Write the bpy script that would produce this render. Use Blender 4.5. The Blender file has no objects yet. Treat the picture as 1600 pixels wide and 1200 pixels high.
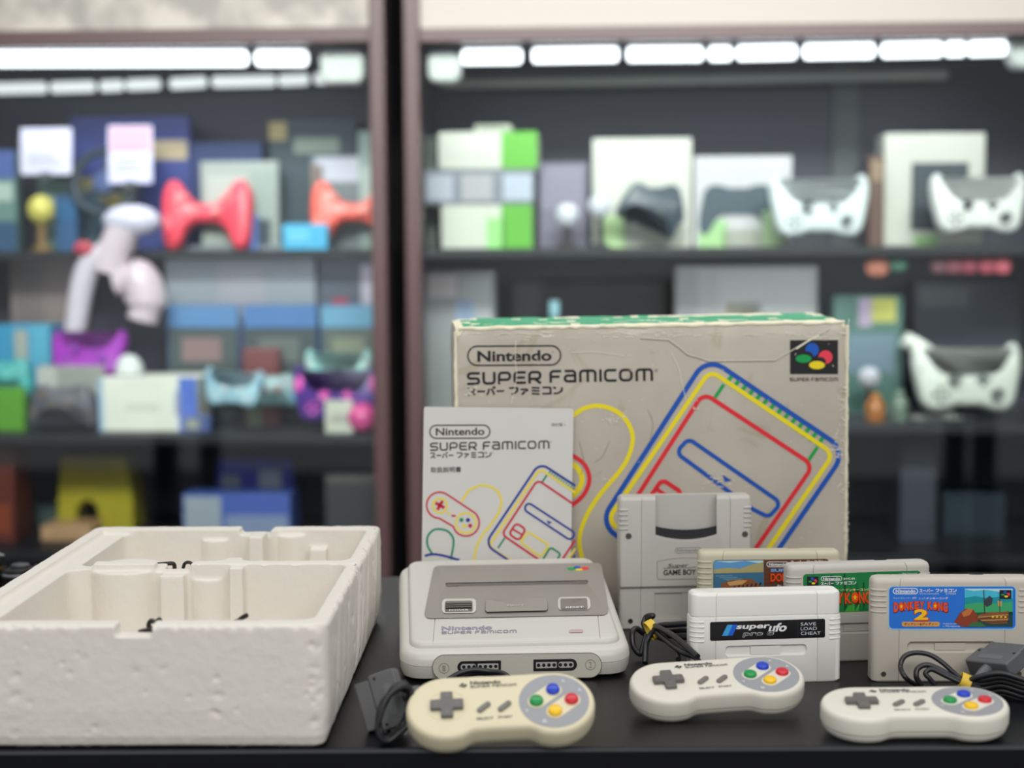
import bpy, bmesh, math, random
from mathutils import Vector, Matrix, Euler
random.seed(7)
B = bpy.data
SC = bpy.context.scene
COL = SC.collection
PI = math.pi

# ------------------------------------------------------------------ camera
TZ = 0.80            # table top height
CAMH = 0.36          # camera height above the table
FPX = 2400.0
PITCH = math.radians(4.8)
ROLL = math.radians(0.3)
CAM = Vector((0, 0, TZ + CAMH))
_r0 = Vector((1, 0, 0)); _fw = Vector((0, math.cos(PITCH), -math.sin(PITCH))); _d0 = Vector((0, -math.sin(PITCH), -math.cos(PITCH)))
_rt = _r0 * math.cos(ROLL) + _d0 * math.sin(ROLL)
_dn = _d0 * math.cos(ROLL) - _r0 * math.sin(ROLL)
cam_data = B.cameras.new('camera'); cam = B.objects.new('camera', cam_data); COL.objects.link(cam)
cam.matrix_world = Matrix(((_rt.x, -_dn.x, -_fw.x, CAM.x), (_rt.y, -_dn.y, -_fw.y, CAM.y), (_rt.z, -_dn.z, -_fw.z, CAM.z), (0, 0, 0, 1)))
cam_data.sensor_width = 36.0
cam_data.lens = 36.0 * FPX / 1600.0
cam_data.clip_start = 0.05; cam_data.clip_end = 60
cam_data.dof.use_dof = True
cam_data.dof.focus_distance = 1.33
cam_data.dof.aperture_fstop = 3.4
SC.camera = cam

# ------------------------------------------------------------------ world, lamps, exposure
world = B.worlds.new('world'); SC.world = world; world.use_nodes = True
bgn = world.node_tree.nodes['Background']
bgn.inputs[0].default_value = (0.92, 0.95, 1.0, 1); bgn.inputs[1].default_value = 0.40
SC.view_settings.view_transform = 'Standard'; SC.view_settings.look = 'None'
SC.view_settings.exposure = 0.17; SC.view_settings.gamma = 1.0
SC.view_settings.use_curve_mapping = False

def area(name, loc, target, sx, sy, power, color=(1, 1, 1)):
    l = B.lights.new(name, 'AREA'); l.shape = 'RECTANGLE'; l.size = sx; l.size_y = sy; l.energy = power; l.color = color
    o = B.objects.new(name, l); COL.objects.link(o); o.location = loc
    d = Vector(target) - Vector(loc)
    o.rotation_euler = d.to_track_quat('-Z', 'Y').to_euler()
    return o
area('ceiling_lamp_light', (0.1, 1.55, TZ + 2.0), (0.1, 1.5, TZ), 2.6, 0.5, 13, (1.0, 0.985, 0.95))
area('ceiling_lamp_light', (0.3, -0.9, TZ + 1.75), (0.1, 1.3, TZ + .1), 2.8, 0.8, 37, (1.0, 0.98, 0.94))
area('aisle_lamp_light', (0.0, 0.3, TZ + 1.9), (0.0, 3.2, TZ + .40), 2.8, 0.4, 25, (1.0, 0.98, 0.95)).data.spread = math.radians(52)

# ------------------------------------------------------------------ pixel rays (1600 x 1200 frame)
def ray(px, py):
    return (_fw + _rt * ((px - 800.0) / FPX) + _dn * ((py - 600.0) / FPX))
def P(px, py, depth):
    return CAM + ray(px, py) * depth
def hit(px, py, p, n):
    d = ray(px, py); t = (Vector(p) - CAM).dot(n) / d.dot(n)
    return CAM + d * t
def G(px, py, z=0.0):
    return hit(px, py, (0, 0, TZ + z), Vector((0, 0, 1)))
def unproj(M, p, n):
    """pixel -> point in the local space of M on the local plane (p, n)"""
    Mi = M.inverted(); o = Mi @ CAM; R = Mi.to_3x3(); p = Vector(p); n = Vector(n).normalized()
    def f(px, py, lift=0.0):
        d = R @ ray(px, py)
        t = (p + n * lift - o).dot(n) / d.dot(n)
        return o + d * t
    return f

# ------------------------------------------------------------------ materials
def lin(c):
    return tuple(((v / 255.0) / 12.92 if v / 255.0 <= 0.04045 else ((v / 255.0 + 0.055) / 1.055) ** 2.4) for v in c)
_mats = {}
def mat(name, col, rough=0.45, metal=0.0, var=0.0, vscale=60.0, bump=0.0, bscale=400.0, spec=0.5, emit=0.0, coat=0.0):
    if name in _mats: return _mats[name]
    m = B.materials.new(name); m.use_nodes = True; nt = m.node_tree; bs = nt.nodes['Principled BSDF']
    L = lin(col)
    bs.inputs['Base Color'].default_value = (*L, 1); bs.inputs['Roughness'].default_value = rough
    bs.inputs['Metallic'].default_value = metal; bs.inputs['Specular IOR Level'].default_value = spec
    if coat: bs.inputs['Coat Weight'].default_value = coat
    if emit:
        bs.inputs['Emission Color'].default_value = (*L, 1); bs.inputs['Emission Strength'].default_value = emit
    tc = None
    if var or bump:
        tc = nt.nodes.new('ShaderNodeTexCoord')
    if var:
        nz = nt.nodes.new('ShaderNodeTexNoise'); nz.inputs['Scale'].default_value = vscale; nz.inputs['Detail'].default_value = 4
        nt.links.new(tc.outputs['Object'], nz.inputs['Vector'])
        mx = nt.nodes.new('ShaderNodeMix'); mx.data_type = 'RGBA'
        mx.inputs['A'].default_value = (*[v * (1 - var) for v in L], 1); mx.inputs['B'].default_value = (*[min(1, v * (1 + var)) for v in L], 1)
        nt.links.new(nz.outputs['Fac'], mx.inputs['Factor']); nt.links.new(mx.outputs['Result'], bs.inputs['Base Color'])
    if bump:
        n2 = nt.nodes.new('ShaderNodeTexNoise'); n2.inputs['Scale'].default_value = bscale; n2.inputs['Detail'].default_value = 3
        nt.links.new(tc.outputs['Object'], n2.inputs['Vector'])
        bp = nt.nodes.new('ShaderNodeBump'); bp.inputs['Strength'].default_value = bump; bp.inputs['Distance'].default_value = 0.001
        nt.links.new(n2.outputs['Fac'], bp.inputs['Height']); nt.links.new(bp.outputs['Normal'], bs.inputs['Normal'])
    _mats[name] = m
    return m

# ------------------------------------------------------------------ things
def thing(name, label, cat, loc=(0, 0, 0), rot=(0, 0, 0), group=None, scale=1.0):
    o = B.objects.new(name, None); COL.objects.link(o); o.empty_display_size = 0.02
    o.location = loc; o.rotation_euler = rot; o.scale = (scale,) * 3
    o['label'] = label; o['category'] = cat
    if group: o['group'] = group
    return o
def tag(o, label=None, cat=None, group=None, kind=None):
    if label: o['label'] = label
    if cat: o['category'] = cat
    if group: o['group'] = group
    if kind: o['kind'] = kind
    return o
def MW(loc, rot=(0, 0, 0), scale=1.0):
    return Matrix.Translation(Vector(loc)) @ Euler(rot).to_matrix().to_4x4() @ Matrix.Scale(scale, 4)
def copy_tree(o, parent=None):
    c = o.copy(); COL.objects.link(c); c.parent = parent
    for ch in list(o.children): copy_tree(ch, c)
    return c

# ------------------------------------------------------------------ mesh building
class MB:
    def __init__(s): s.v = []; s.f = []; s.m = []
    def add(s, vs, fs, mi=0):
        b = len(s.v); s.v += [tuple(v) for v in vs]
        for f in fs: s.f.append(tuple(b + i for i in f)); s.m.append(mi)
        return s
    def box(s, x0, x1, y0, y1, z0, z1, mi=0):
        return s.add([(x0, y0, z0), (x1, y0, z0), (x1, y1, z0), (x0, y1, z0), (x0, y0, z1), (x1, y0, z1), (x1, y1, z1), (x0, y1, z1)],
                     [(0, 3, 2, 1), (4, 5, 6, 7), (0, 1, 5, 4), (1, 2, 6, 5), (2, 3, 7, 6), (3, 0, 4, 7)], mi)
    def rings(s, R, mi=0, cap0=True, cap1=True, closed=True):
        n = len(R[0]); vs = [p for r in R for p in r]; fs = []
        for k in range(len(R) - 1):
            for i in range(n if closed else n - 1):
                j = (i + 1) % n
                fs.append((k * n + i, k * n + j, (k + 1) * n + j, (k + 1) * n + i))
        if cap0: fs.append(tuple(range(n))[::-1])
        if cap1: fs.append(tuple((len(R) - 1) * n + i for i in range(n)))
        return s.add(vs, fs, mi)
    def prism(s, poly, axis, a, b, mi=0):
        """extrude a 2D polygon along axis: 'y' -> poly is (x,z); 'z' -> (x,y); 'x' -> (y,z)"""
        def q(p, t): return (p[0], t, p[1]) if axis == 'y' else ((p[0], p[1], t) if axis == 'z' else (t, p[0], p[1]))
        return s.rings([[q(p, a) for p in poly], [q(p, b) for p in poly]], mi)
    def tube(s, pts, r, n=10, mi=0, closed=False, caps=True):
        pts = [Vector(p) for p in pts]; R = []; up = None; N = len(pts)
        for i, p in enumerate(pts):
            a = pts[(i - 1) % N] if (closed or i > 0) else p; c = pts[(i + 1) % N] if (closed or i < N - 1) else p
            t = (c - a)
            if t.length < 1e-9: t = Vector((0, 0, 1))
            t.normalize()
            if up is None:
                up = Vector((0, 0, 1)) if abs(t.z) < .9 else Vector((1, 0, 0))
            u = up - t * up.dot(t)
            if u.length < 1e-6: u = t.orthogonal()
            u.normalize(); w = t.cross(u); up = u
            rr = r[i] if isinstance(r, (list, tuple)) else r
            R.append([p + (u * math.cos(2 * PI * k / n) + w * math.sin(2 * PI * k / n)) * rr for k in range(n)])
        if closed:
            R.append(R[0]); return s.rings(R, mi, False, False)
        return s.rings(R, mi, caps, caps)
    def cyl(s, c, r, h, n=24, mi=0, axis='z', r2=None):
        r2 = r if r2 is None else r2; c = Vector(c)
        def q(a, rr, t):
            x, y = rr * math.cos(a), rr * math.sin(a)
            return c + (Vector((x, y, t)) if axis == 'z' else (Vector((x, t, y)) if axis == 'y' else Vector((t, x, y))))
        return s.rings([[q(2 * PI * k / n, r, 0) for k in range(n)], [q(2 * PI * k / n, r2, h) for k in range(n)]], mi)
    def lathe(s, prof, n=32, mi=0, c=(0, 0, 0)):
        c = Vector(c)
        return s.rings([[c + Vector((r * math.cos(2 * PI * k / n), r * math.sin(2 * PI * k / n), z)) for k in range(n)] for r, z in prof], mi)
    def ellipsoid(s, c, rx, ry, rz, n=20, m=12, mi=0):
        c = Vector(c); R = []
        for j in range(1, m):
            a = PI * j / m
            R.append([c + Vector((rx * math.sin(a) * math.cos(2 * PI * k / n), ry * math.sin(a) * math.sin(2 * PI * k / n), -rz * math.cos(a))) for k in range(n)])
        return s.rings(R, mi)
    def build(s, name, mats, parent=None, smooth=35, bevel=0.0, segs=2, loc=None):
        me = B.meshes.new(name); me.from_pydata(s.v, [], s.f)
        mats = mats if isinstance(mats, (list, tuple)) else [mats]
        for m in mats: me.materials.append(m)
        for p, i in zip(me.polygons, s.m): p.material_index = i
        bm = bmesh.new(); bm.from_mesh(me); bmesh.ops.recalc_face_normals(bm, faces=bm.faces); bm.to_mesh(me); bm.free()
        o = B.objects.new(name, me); COL.objects.link(o)
        if smooth: shade(me, smooth)
        if bevel:
            md = o.modifiers.new('bevel', 'BEVEL'); md.width = bevel; md.segments = segs; md.limit_method = 'ANGLE'; md.angle_limit = math.radians(40)
            md.harden_normals = False
        if parent: o.parent = parent
        if loc: o.location = loc
        return o
def shade(me, ang):
    for p in me.polygons: p.use_smooth = True
    me.set_sharp_from_angle(angle=math.radians(ang))
def bake(o, ang=35):
    """replace the object's mesh by the evaluated one (modifiers applied)"""
    bpy.context.view_layer.update()
    dg = bpy.context.evaluated_depsgraph_get()
    me = B.meshes.new_from_object(o.evaluated_get(dg)); me.name = o.name
    o.modifiers.clear(); o.data = me
    if ang: shade(me, ang)
    return o
def cut(o, *cutters, ang=35):
    tmp = []
    for c in cutters:
        t = c.build('cutter', [m for m in o.data.materials] or [None], o.parent, smooth=0); tmp.append(t)
        md = o.modifiers.new('cut', 'BOOLEAN'); md.operation = 'DIFFERENCE'; md.object = t; md.solver = 'EXACT'
    bake(o, ang)
    for t in tmp: B.objects.remove(t)
    return o

# 2D helpers
def rrect(x0, x1, y0, y1, r, n=6):
    r = min(r, (x1 - x0) / 2 - 1e-6, (y1 - y0) / 2 - 1e-6); out = []
    for cx, cy, a in ((x1 - r, y0 + r, -90), (x1 - r, y1 - r, 0), (x0 + r, y1 - r, 90), (x0 + r, y0 + r, 180)):
        for k in range(n + 1):
            t = math.radians(a + 90 * k / n); out.append((cx + r * math.cos(t), cy + r * math.sin(t)))
    return out
def roundpoly(pts, r, closed=False, n=7):
    pts = [Vector((p[0], p[1])) for p in pts]; N = len(pts); out = []
    for i, p in enumerate(pts):
        if not closed and i in (0, N - 1): out.append(p); continue
        a = pts[(i - 1) % N]; c = pts[(i + 1) % N]
        u = (a - p); w = (c - p); lu, lw = u.length, w.length
        u.normalize(); w.normalize()
        ang = math.acos(max(-1, min(1, u.dot(w))))
        if ang > PI - 0.05: out.append(p); continue
        d = min(r / math.tan(ang / 2), lu * .49, lw * .49); rr = d * math.tan(ang / 2)
        b = (u + w).normalized(); cen = p + b * (rr / math.sin(ang / 2))
        s0 = p + u * d - cen; s1 = p + w * d - cen
        a0 = math.atan2(s0.y, s0.x); a1 = math.atan2(s1.y, s1.x); da = (a1 - a0 + PI) % (2 * PI) - PI
        for k in range(n + 1):
            t = a0 + da * k / n; out.append(cen + Vector((math.cos(t), math.sin(t))) * rr)
    return out
def catmull(pts, n=8, closed=False):
    pts = [Vector(p) for p in pts]; N = len(pts); out = []
    for i in range(N if closed else N - 1):
        p1, p2 = pts[i], pts[(i + 1) % N]
        p0 = pts[(i - 1) % N] if (closed or i > 0) else p1 * 2 - p2
        p3 = pts[(i + 2) % N] if (closed or i + 2 < N) else p2 * 2 - p1
        for k in range(n):
            t = k / n
            out.append(0.5 * ((2 * p1) + (p2 - p0) * t + (2 * p0 - 5 * p1 + 4 * p2 - p3) * t * t + (3 * p1 - p0 - 3 * p2 + p3) * t ** 3))
    if not closed: out.append(pts[-1])
    return out
def inset(poly, d):
    """move a CCW polygon inward by d"""
    N = len(poly); out = []
    for i in range(N):
        a = Vector(poly[i - 1]); p = Vector(poly[i]); c = Vector(poly[(i + 1) % N])
        e1 = (p - a); e2 = (c - p)
        if e1.length < 1e-9: e1 = e2
        if e2.length < 1e-9: e2 = e1
        e1 = e1.normalized(); e2 = e2.normalized()
        n1 = Vector((-e1.y, e1.x)); n2 = Vector((-e2.y, e2.x)); n = n1 + n2
        if n.length < 1e-6: n = n1
        n.normalize(); k = max(.5, n.dot(n1))
        out.append(p + n * (d / k))
    return out
def ribbon(pts, w, closed=False):
    pts = [Vector((p[0], p[1])) for p in pts]
    q = [pts[0]]
    for p in pts[1:]:
        if (p - q[-1]).length > 1e-6: q.append(p)
    if closed and (q[0] - q[-1]).length < 1e-6: q.pop()
    pts = q; N = len(pts); vs = []; fs = []
    for i, p in enumerate(pts):
        a = pts[(i - 1) % N] if (closed or i > 0) else None; c = pts[(i + 1) % N] if (closed or i < N - 1) else None
        e1 = (p - a).normalized() if a is not None else (c - p).normalized()
        e2 = (c - p).normalized() if c is not None else e1
        n1 = Vector((-e1.y, e1.x)); n2 = Vector((-e2.y, e2.x)); n = n1 + n2
        n = n.normalized() if n.length > 1e-6 else n1
        k = max(.45, n.dot(n1))
        vs += [p + n * (w / 2 / k), p - n * (w / 2 / k)]
    for i in range(N if closed else N - 1):
        j = (i + 1) % N; fs.append((2 * i, 2 * i + 1, 2 * j + 1, 2 * j))
    return vs, fs

# the wide rounded lettering of the console's name, one glyph = polylines in a unit box
_t = .17; _a = _t / 2; _b = 1 - _t / 2
GL = {
 'S': (1, [[(1, _b), (_a, _b), (_a, .5), (_b, .5), (_b, _a), (0, _a)]]),
 'U': (1, [[(_a, 1), (_a, _a), (_b, _a), (_b, 1)]]),
 'P': (1, [[(_a, 0), (_a, _b), (_b, _b), (_b, .36), (_a, .36)]]),
 'E': (.95, [[(1, _b), (_a, _b), (_a, _a), (1, _a)], [(_a, .5), (.93, .5)]]),
 'R': (1, [[(_a, 0), (_a, _b), (_b, _b), (_b, .38), (_a, .38)], [(.5, .38), (.95, 0)]]),
 'F': (.9, [[(1, _b), (_a, _b), (_a, 0)], [(_a, .47), (.85, .47)]]),
 'A': (.95, [[(.08, _b), (_b, _b), (_b, 0)], [(_b, .55), (_a, .55), (_a, _a), (_b, _a)]]),
 'M': (1.4, [[(_a, 0), (_a, _b), (_b, _b), (_b, 0)], [(.5, 0), (.5, _b)]]),
 'I': (.17, [[(.5, 0), (.5, 1)]]),
 'C': (.95, [[(1, _b), (_a, _b), (_a, _a), (1, _a)]]),
 'O': (1.05, [[(_a, _a), (_b, _a), (_b, _b), (_a, _b), (_a, _a)]]),
}
def logo_geo(word, t=.17, gap=.2):
    """ribbons of a word in the wide lettering, normalised to 0..1 x 0..1"""
    x = 0; out = []
    for ch in word:
        if ch == ' ': x += .55; continue
        w, strokes = GL[ch]
        for st in strokes:
            if ch == 'O':
                pp = [(x + p[0] * w, p[1]) for p in st[:-1]]; rp = roundpoly(pp, .3, True); out.append(ribbon(rp, t, True))
            else:
                pp = [(x + (.5 * w if ch == 'I' else p[0] * w), p[1]) for p in st]
                out.append(ribbon(roundpoly(pp, .24), t))
        x += w + gap
    W = x - gap
    return [([Vector((v.x / W, v.y)) for v in vs], fs) for vs, fs in out]
KATA = {
 'ス': [[(.08, .9), (.85, .9), (.75, .55), (.1, .05)], [(.5, .4), (.95, .05)]],
 'ー': [[(.05, .5), (.95, .5)]],
 'パ': [[(.3, .8), (.22, .4), (.03, .05)], [(.55, .8), (.75, .45), (.9, .05)], [(.78, .93), (.88, 1.02), (.98, .93), (.88, .84), (.78, .93)]],
 'フ': [[(.05, .9), (.93, .9), (.85, .45), (.3, .05)]],
 'ァ': [[(.1, .7), (.9, .7), (.62, .42)], [(.48, .5), (.42, .25), (.2, .02)]],
 'ミ': [[(.1, .9), (.9, .82)], [(.1, .53), (.9, .45)], [(.1, .14), (.9, .06)]],
 'コ': [[(.08, .88), (.9, .88), (.9, .1)], [(.05, .1), (1, .1)]],
 'ン': [[(.05, .9), (.35, .72)], [(.08, .1), (.5, .12), (.92, .4), (.95, .85)]],
}
def kata_geo(word, t=.15):
    x = 0; out = []
    for ch in word:
        if ch == ' ': x += .25; continue
        for st in KATA[ch]:
            out.append(ribbon(roundpoly([(x + p[0], p[1]) for p in st], .12), t))
        x += 1.12
    W = x - .12
    return [([Vector((v.x / W, v.y)) for v in vs], fs) for vs, fs in out]
_tx = {}
def text_geo(s, off=0.0):
    k = (s, off)
    if k in _tx: return _tx[k]
    c = B.curves.new('lettering', 'FONT'); c.body = s; c.offset = off; c.resolution_u = 4
    o = B.objects.new('lettering', c); COL.objects.link(o)
    bpy.context.view_layer.update()
    me = B.meshes.new_from_object(o.evaluated_get(bpy.context.evaluated_depsgraph_get()))
    vs = [Vector((v.co.x, v.co.y)) for v in me.vertices]; fs = [tuple(p.vertices) for p in me.polygons]
    B.objects.remove(o); B.curves.remove(c); B.meshes.remove(me)
    x0 = min(v.x for v in vs); x1 = max(v.x for v in vs); y0 = min(v.y for v in vs); y1 = max(v.y for v in vs)
    g = ([Vector(((v.x - x0) / (x1 - x0), (v.y - y0) / max(1e-6, y1 - y0))) for v in vs], fs)
    _tx[k] = g
    return g

class Art:
    """flat print on a surface; f(px, py, lift) -> local point"""
    LIFT = 0.00012
    def __init__(s, f, base=0.0002): s.f = f; s.base = base; s.mb = MB(); s.mats = []; s.n = 0
    def mi(s, m):
        if m not in s.mats: s.mats.append(m)
        return s.mats.index(m)
    def put(s, vs, fs, m, layer): s.mb.add([s.f(v[0], v[1], s.base + layer * s.LIFT) for v in vs], fs, s.mi(m))
    def poly(s, pts, m, layer=0): s.put(pts, [tuple(range(len(pts)))], m, layer)
    def ell(s, cx, cy, rx, ry, m, layer=0, rot=0.0, n=28):
        c, q = math.cos(rot), math.sin(rot)
        s.poly([(cx + rx * math.cos(2 * PI * k / n) * c - ry * math.sin(2 * PI * k / n) * q, cy + rx * math.cos(2 * PI * k / n) * q + ry * math.sin(2 * PI * k / n) * c) for k in range(n)], m, layer)
    def stroke(s, pts, w, m, layer=1, r=0, closed=False, smooth=False):
        if smooth: pts = catmull([Vector((p[0], p[1], 0)) for p in pts], 7, closed)
        if r: pts = roundpoly(pts, r, closed)
        vs, fs = ribbon(pts, w, closed); s.put(vs, fs, m, layer)
    def geo(s, g, p0, p1, h, m, layer=2, shear=0.0):
        """fit normalised geometry on the baseline p0-p1 (pixel) with height h"""
        p0 = Vector((p0[0], p0[1])); d = Vector((p1[0], p1[1])) - p0; up = Vector((d.y, -d.x)).normalized() * h
        if up.y * s.sgn > 0: up = -up
        e = d.normalized()
        for vs, fs in g:
            s.put([p0 + d * v.x + up * v.y + e * (shear * h * v.y) for v in vs], fs, m, layer)
    sgn = 1
    def text(s, t, p0, p1, h, m, layer=2, off=0.0, shear=0.0): s.geo([text_geo(t, off)], p0, p1, h, m, layer, shear)
    def logo(s, t, p0, p1, h, m, layer=2, th=.17): s.geo(logo_geo(t, th), p0, p1, h, m, layer)
    def kata(s, t, p0, p1, h, m, layer=2, th=.15): s.geo(kata_geo(t, th), p0, p1, h, m, layer)
    def pill(s, x0, y0, x1, y1, w, m, layer=2, slope=0.0):
        """capsule outline"""
        pts = rrect(x0, x1, y0, y1, abs(y1 - y0) / 2, 8)
        s.stroke([(x, y + slope * (x - x0)) for x, y in pts], w, m, layer, closed=True)
    def emblem(s, x0, y0, x1, y1, layer=2, back=True, cols=None, bk=None):
        w, h = x1 - x0, y1 - y0; bk = bk or mat('ink_black', (22, 20, 24), .5)
        g, bl, rd, ye = cols or (mat('ink_green', (0, 155, 75), .5), mat('ink_blue', (10, 85, 185), .5), mat('ink_coral', (232, 60, 80), .5), mat('ink_yellow', (240, 215, 20), .5))
        if back: s.poly([(x0, y0), (x1, y0), (x1, y1), (x0, y1)], bk, layer)
        s.ell(x0 + .46 * w, y0 + .28 * h, .14 * w, .2 * abs(h) * (1 if h > 0 else 1), bl, layer + 1)
        if back: s.ell(x0 + .36 * w, y0 + .46 * h, .12 * w, .13 * abs(h), bk, layer + 2, rot=.2)
        s.ell(x0 + .74 * w, y0 + .5 * h, .145 * w, .2 * abs(h), rd, layer + 1)
        if back: s.ell(x0 + .645 * w, y0 + .63 * h, .1 * w, .13 * abs(h), bk, layer + 2, rot=.2)
        s.ell(x0 + .28 * w, y0 + .545 * h, .165 * w, .12 * abs(h), g, layer + 3)
        s.ell(x0 + .56 * w, y0 + .735 * h, .165 * w, .12 * abs(h), ye, layer + 3)
    def build(s, name, parent): return s.mb.build(name, s.mats, parent, smooth=0)
# ------------------------------------------------------------------ palette
M_white = mat('white_plastic', (226, 222, 213), .42, bump=.05, bscale=900)
M_warm = mat('aged_cream_plastic', (222, 212, 180), .45, bump=.05, bscale=900)
M_pale = mat('pale_plastic', (219, 214, 200), .42, bump=.05, bscale=900)
M_con = mat('console_plastic', (206, 203, 195), .4, bump=.05, bscale=900)
M_port = mat('port_plate_plastic', (200, 196, 183), .45)
M_deck = mat('console_grey', (148, 143, 137), .42, bump=.05, bscale=900)
M_dgrey = mat('button_grey', (116, 112, 106), .4)
M_groove = mat('shadow_grey_plastic', (120, 116, 110), .6)
M_dark = mat('black_plastic', (28, 28, 31), .4)
M_cord = mat('black_cord', (30, 31, 34), .38)
M_tie = mat('yellow_tie', (225, 190, 60), .5)
M_plug = mat('plug_grey', (92, 93, 94), .45, bump=.1, bscale=700)
M_ink = mat('ink_black', (22, 20, 24), .5)
M_inkp = mat('ink_plum', (62, 44, 52), .5)
M_blue = mat('ink_line_blue', (10, 82, 178), .5); M_yel = mat('ink_line_yellow', (242, 222, 10), .5)
M_red = mat('ink_line_red', (226, 38, 50), .5); M_grn = mat('ink_line_green', (12, 160, 70), .5)
M_bblue = mat('button_blue', (20, 60, 190), .28); M_bred = mat('button_red', (205, 30, 45), .28)
M_bgrn = mat('button_green', (10, 145, 70), .28); M_byel = mat('button_yellow', (245, 195, 15), .28)
M_lilac = mat('ink_lilac_grey', (150, 146, 168), .5)
M_pw = mat('paper_white', (236, 236, 236), .5)
M_face = mat('pad_grey', (150, 152, 156), .42)
M_steel = mat('screw_steel', (110, 104, 96), .35, metal=.8)

# ------------------------------------------------------------------ table
def table():
    y0, y1 = 1.10, 1.705
    t = thing('display_table', 'black laminate table top carrying the console set', 'table', (0, 1.4, 0))
    m = mat('black_laminate', (11, 12, 17), .36, var=.1, vscale=25, bump=.04, bscale=1500, spec=.32)
    edge = mat('highlight_grey', (70, 72, 74), .5)
    a = .0015
    MB().box(-1.3, 1.3, y0 - 1.4, y1 - 1.4, TZ - .028, TZ).build('table_top', m, t, bevel=.0015)
    MB().box(-1.3, 1.3, y0 - 1.4 - .0009, y0 - 1.4 - .0001, TZ - .0032, TZ - .0006).build('edge_highlight', edge, t)  # lighter grey strip painted in as the highlight along the front edge
    MB().box(-1.3, 1.3, y0 - 1.4 + .006, y0 - 1.4 + .03, TZ - .14, TZ - .0285).build('apron', mat('apron_black', (24, 27, 33), .5), t)
    for sx in (-1, 1):
        for yy in (y0 - 1.4 + .05, y1 - 1.4 - .11):
            MB().box(sx * 1.2 - .03, sx * 1.2 + .03, yy, yy + .06, 0, TZ - .029).build('leg', m, t, bevel=.002)
table()

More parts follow.
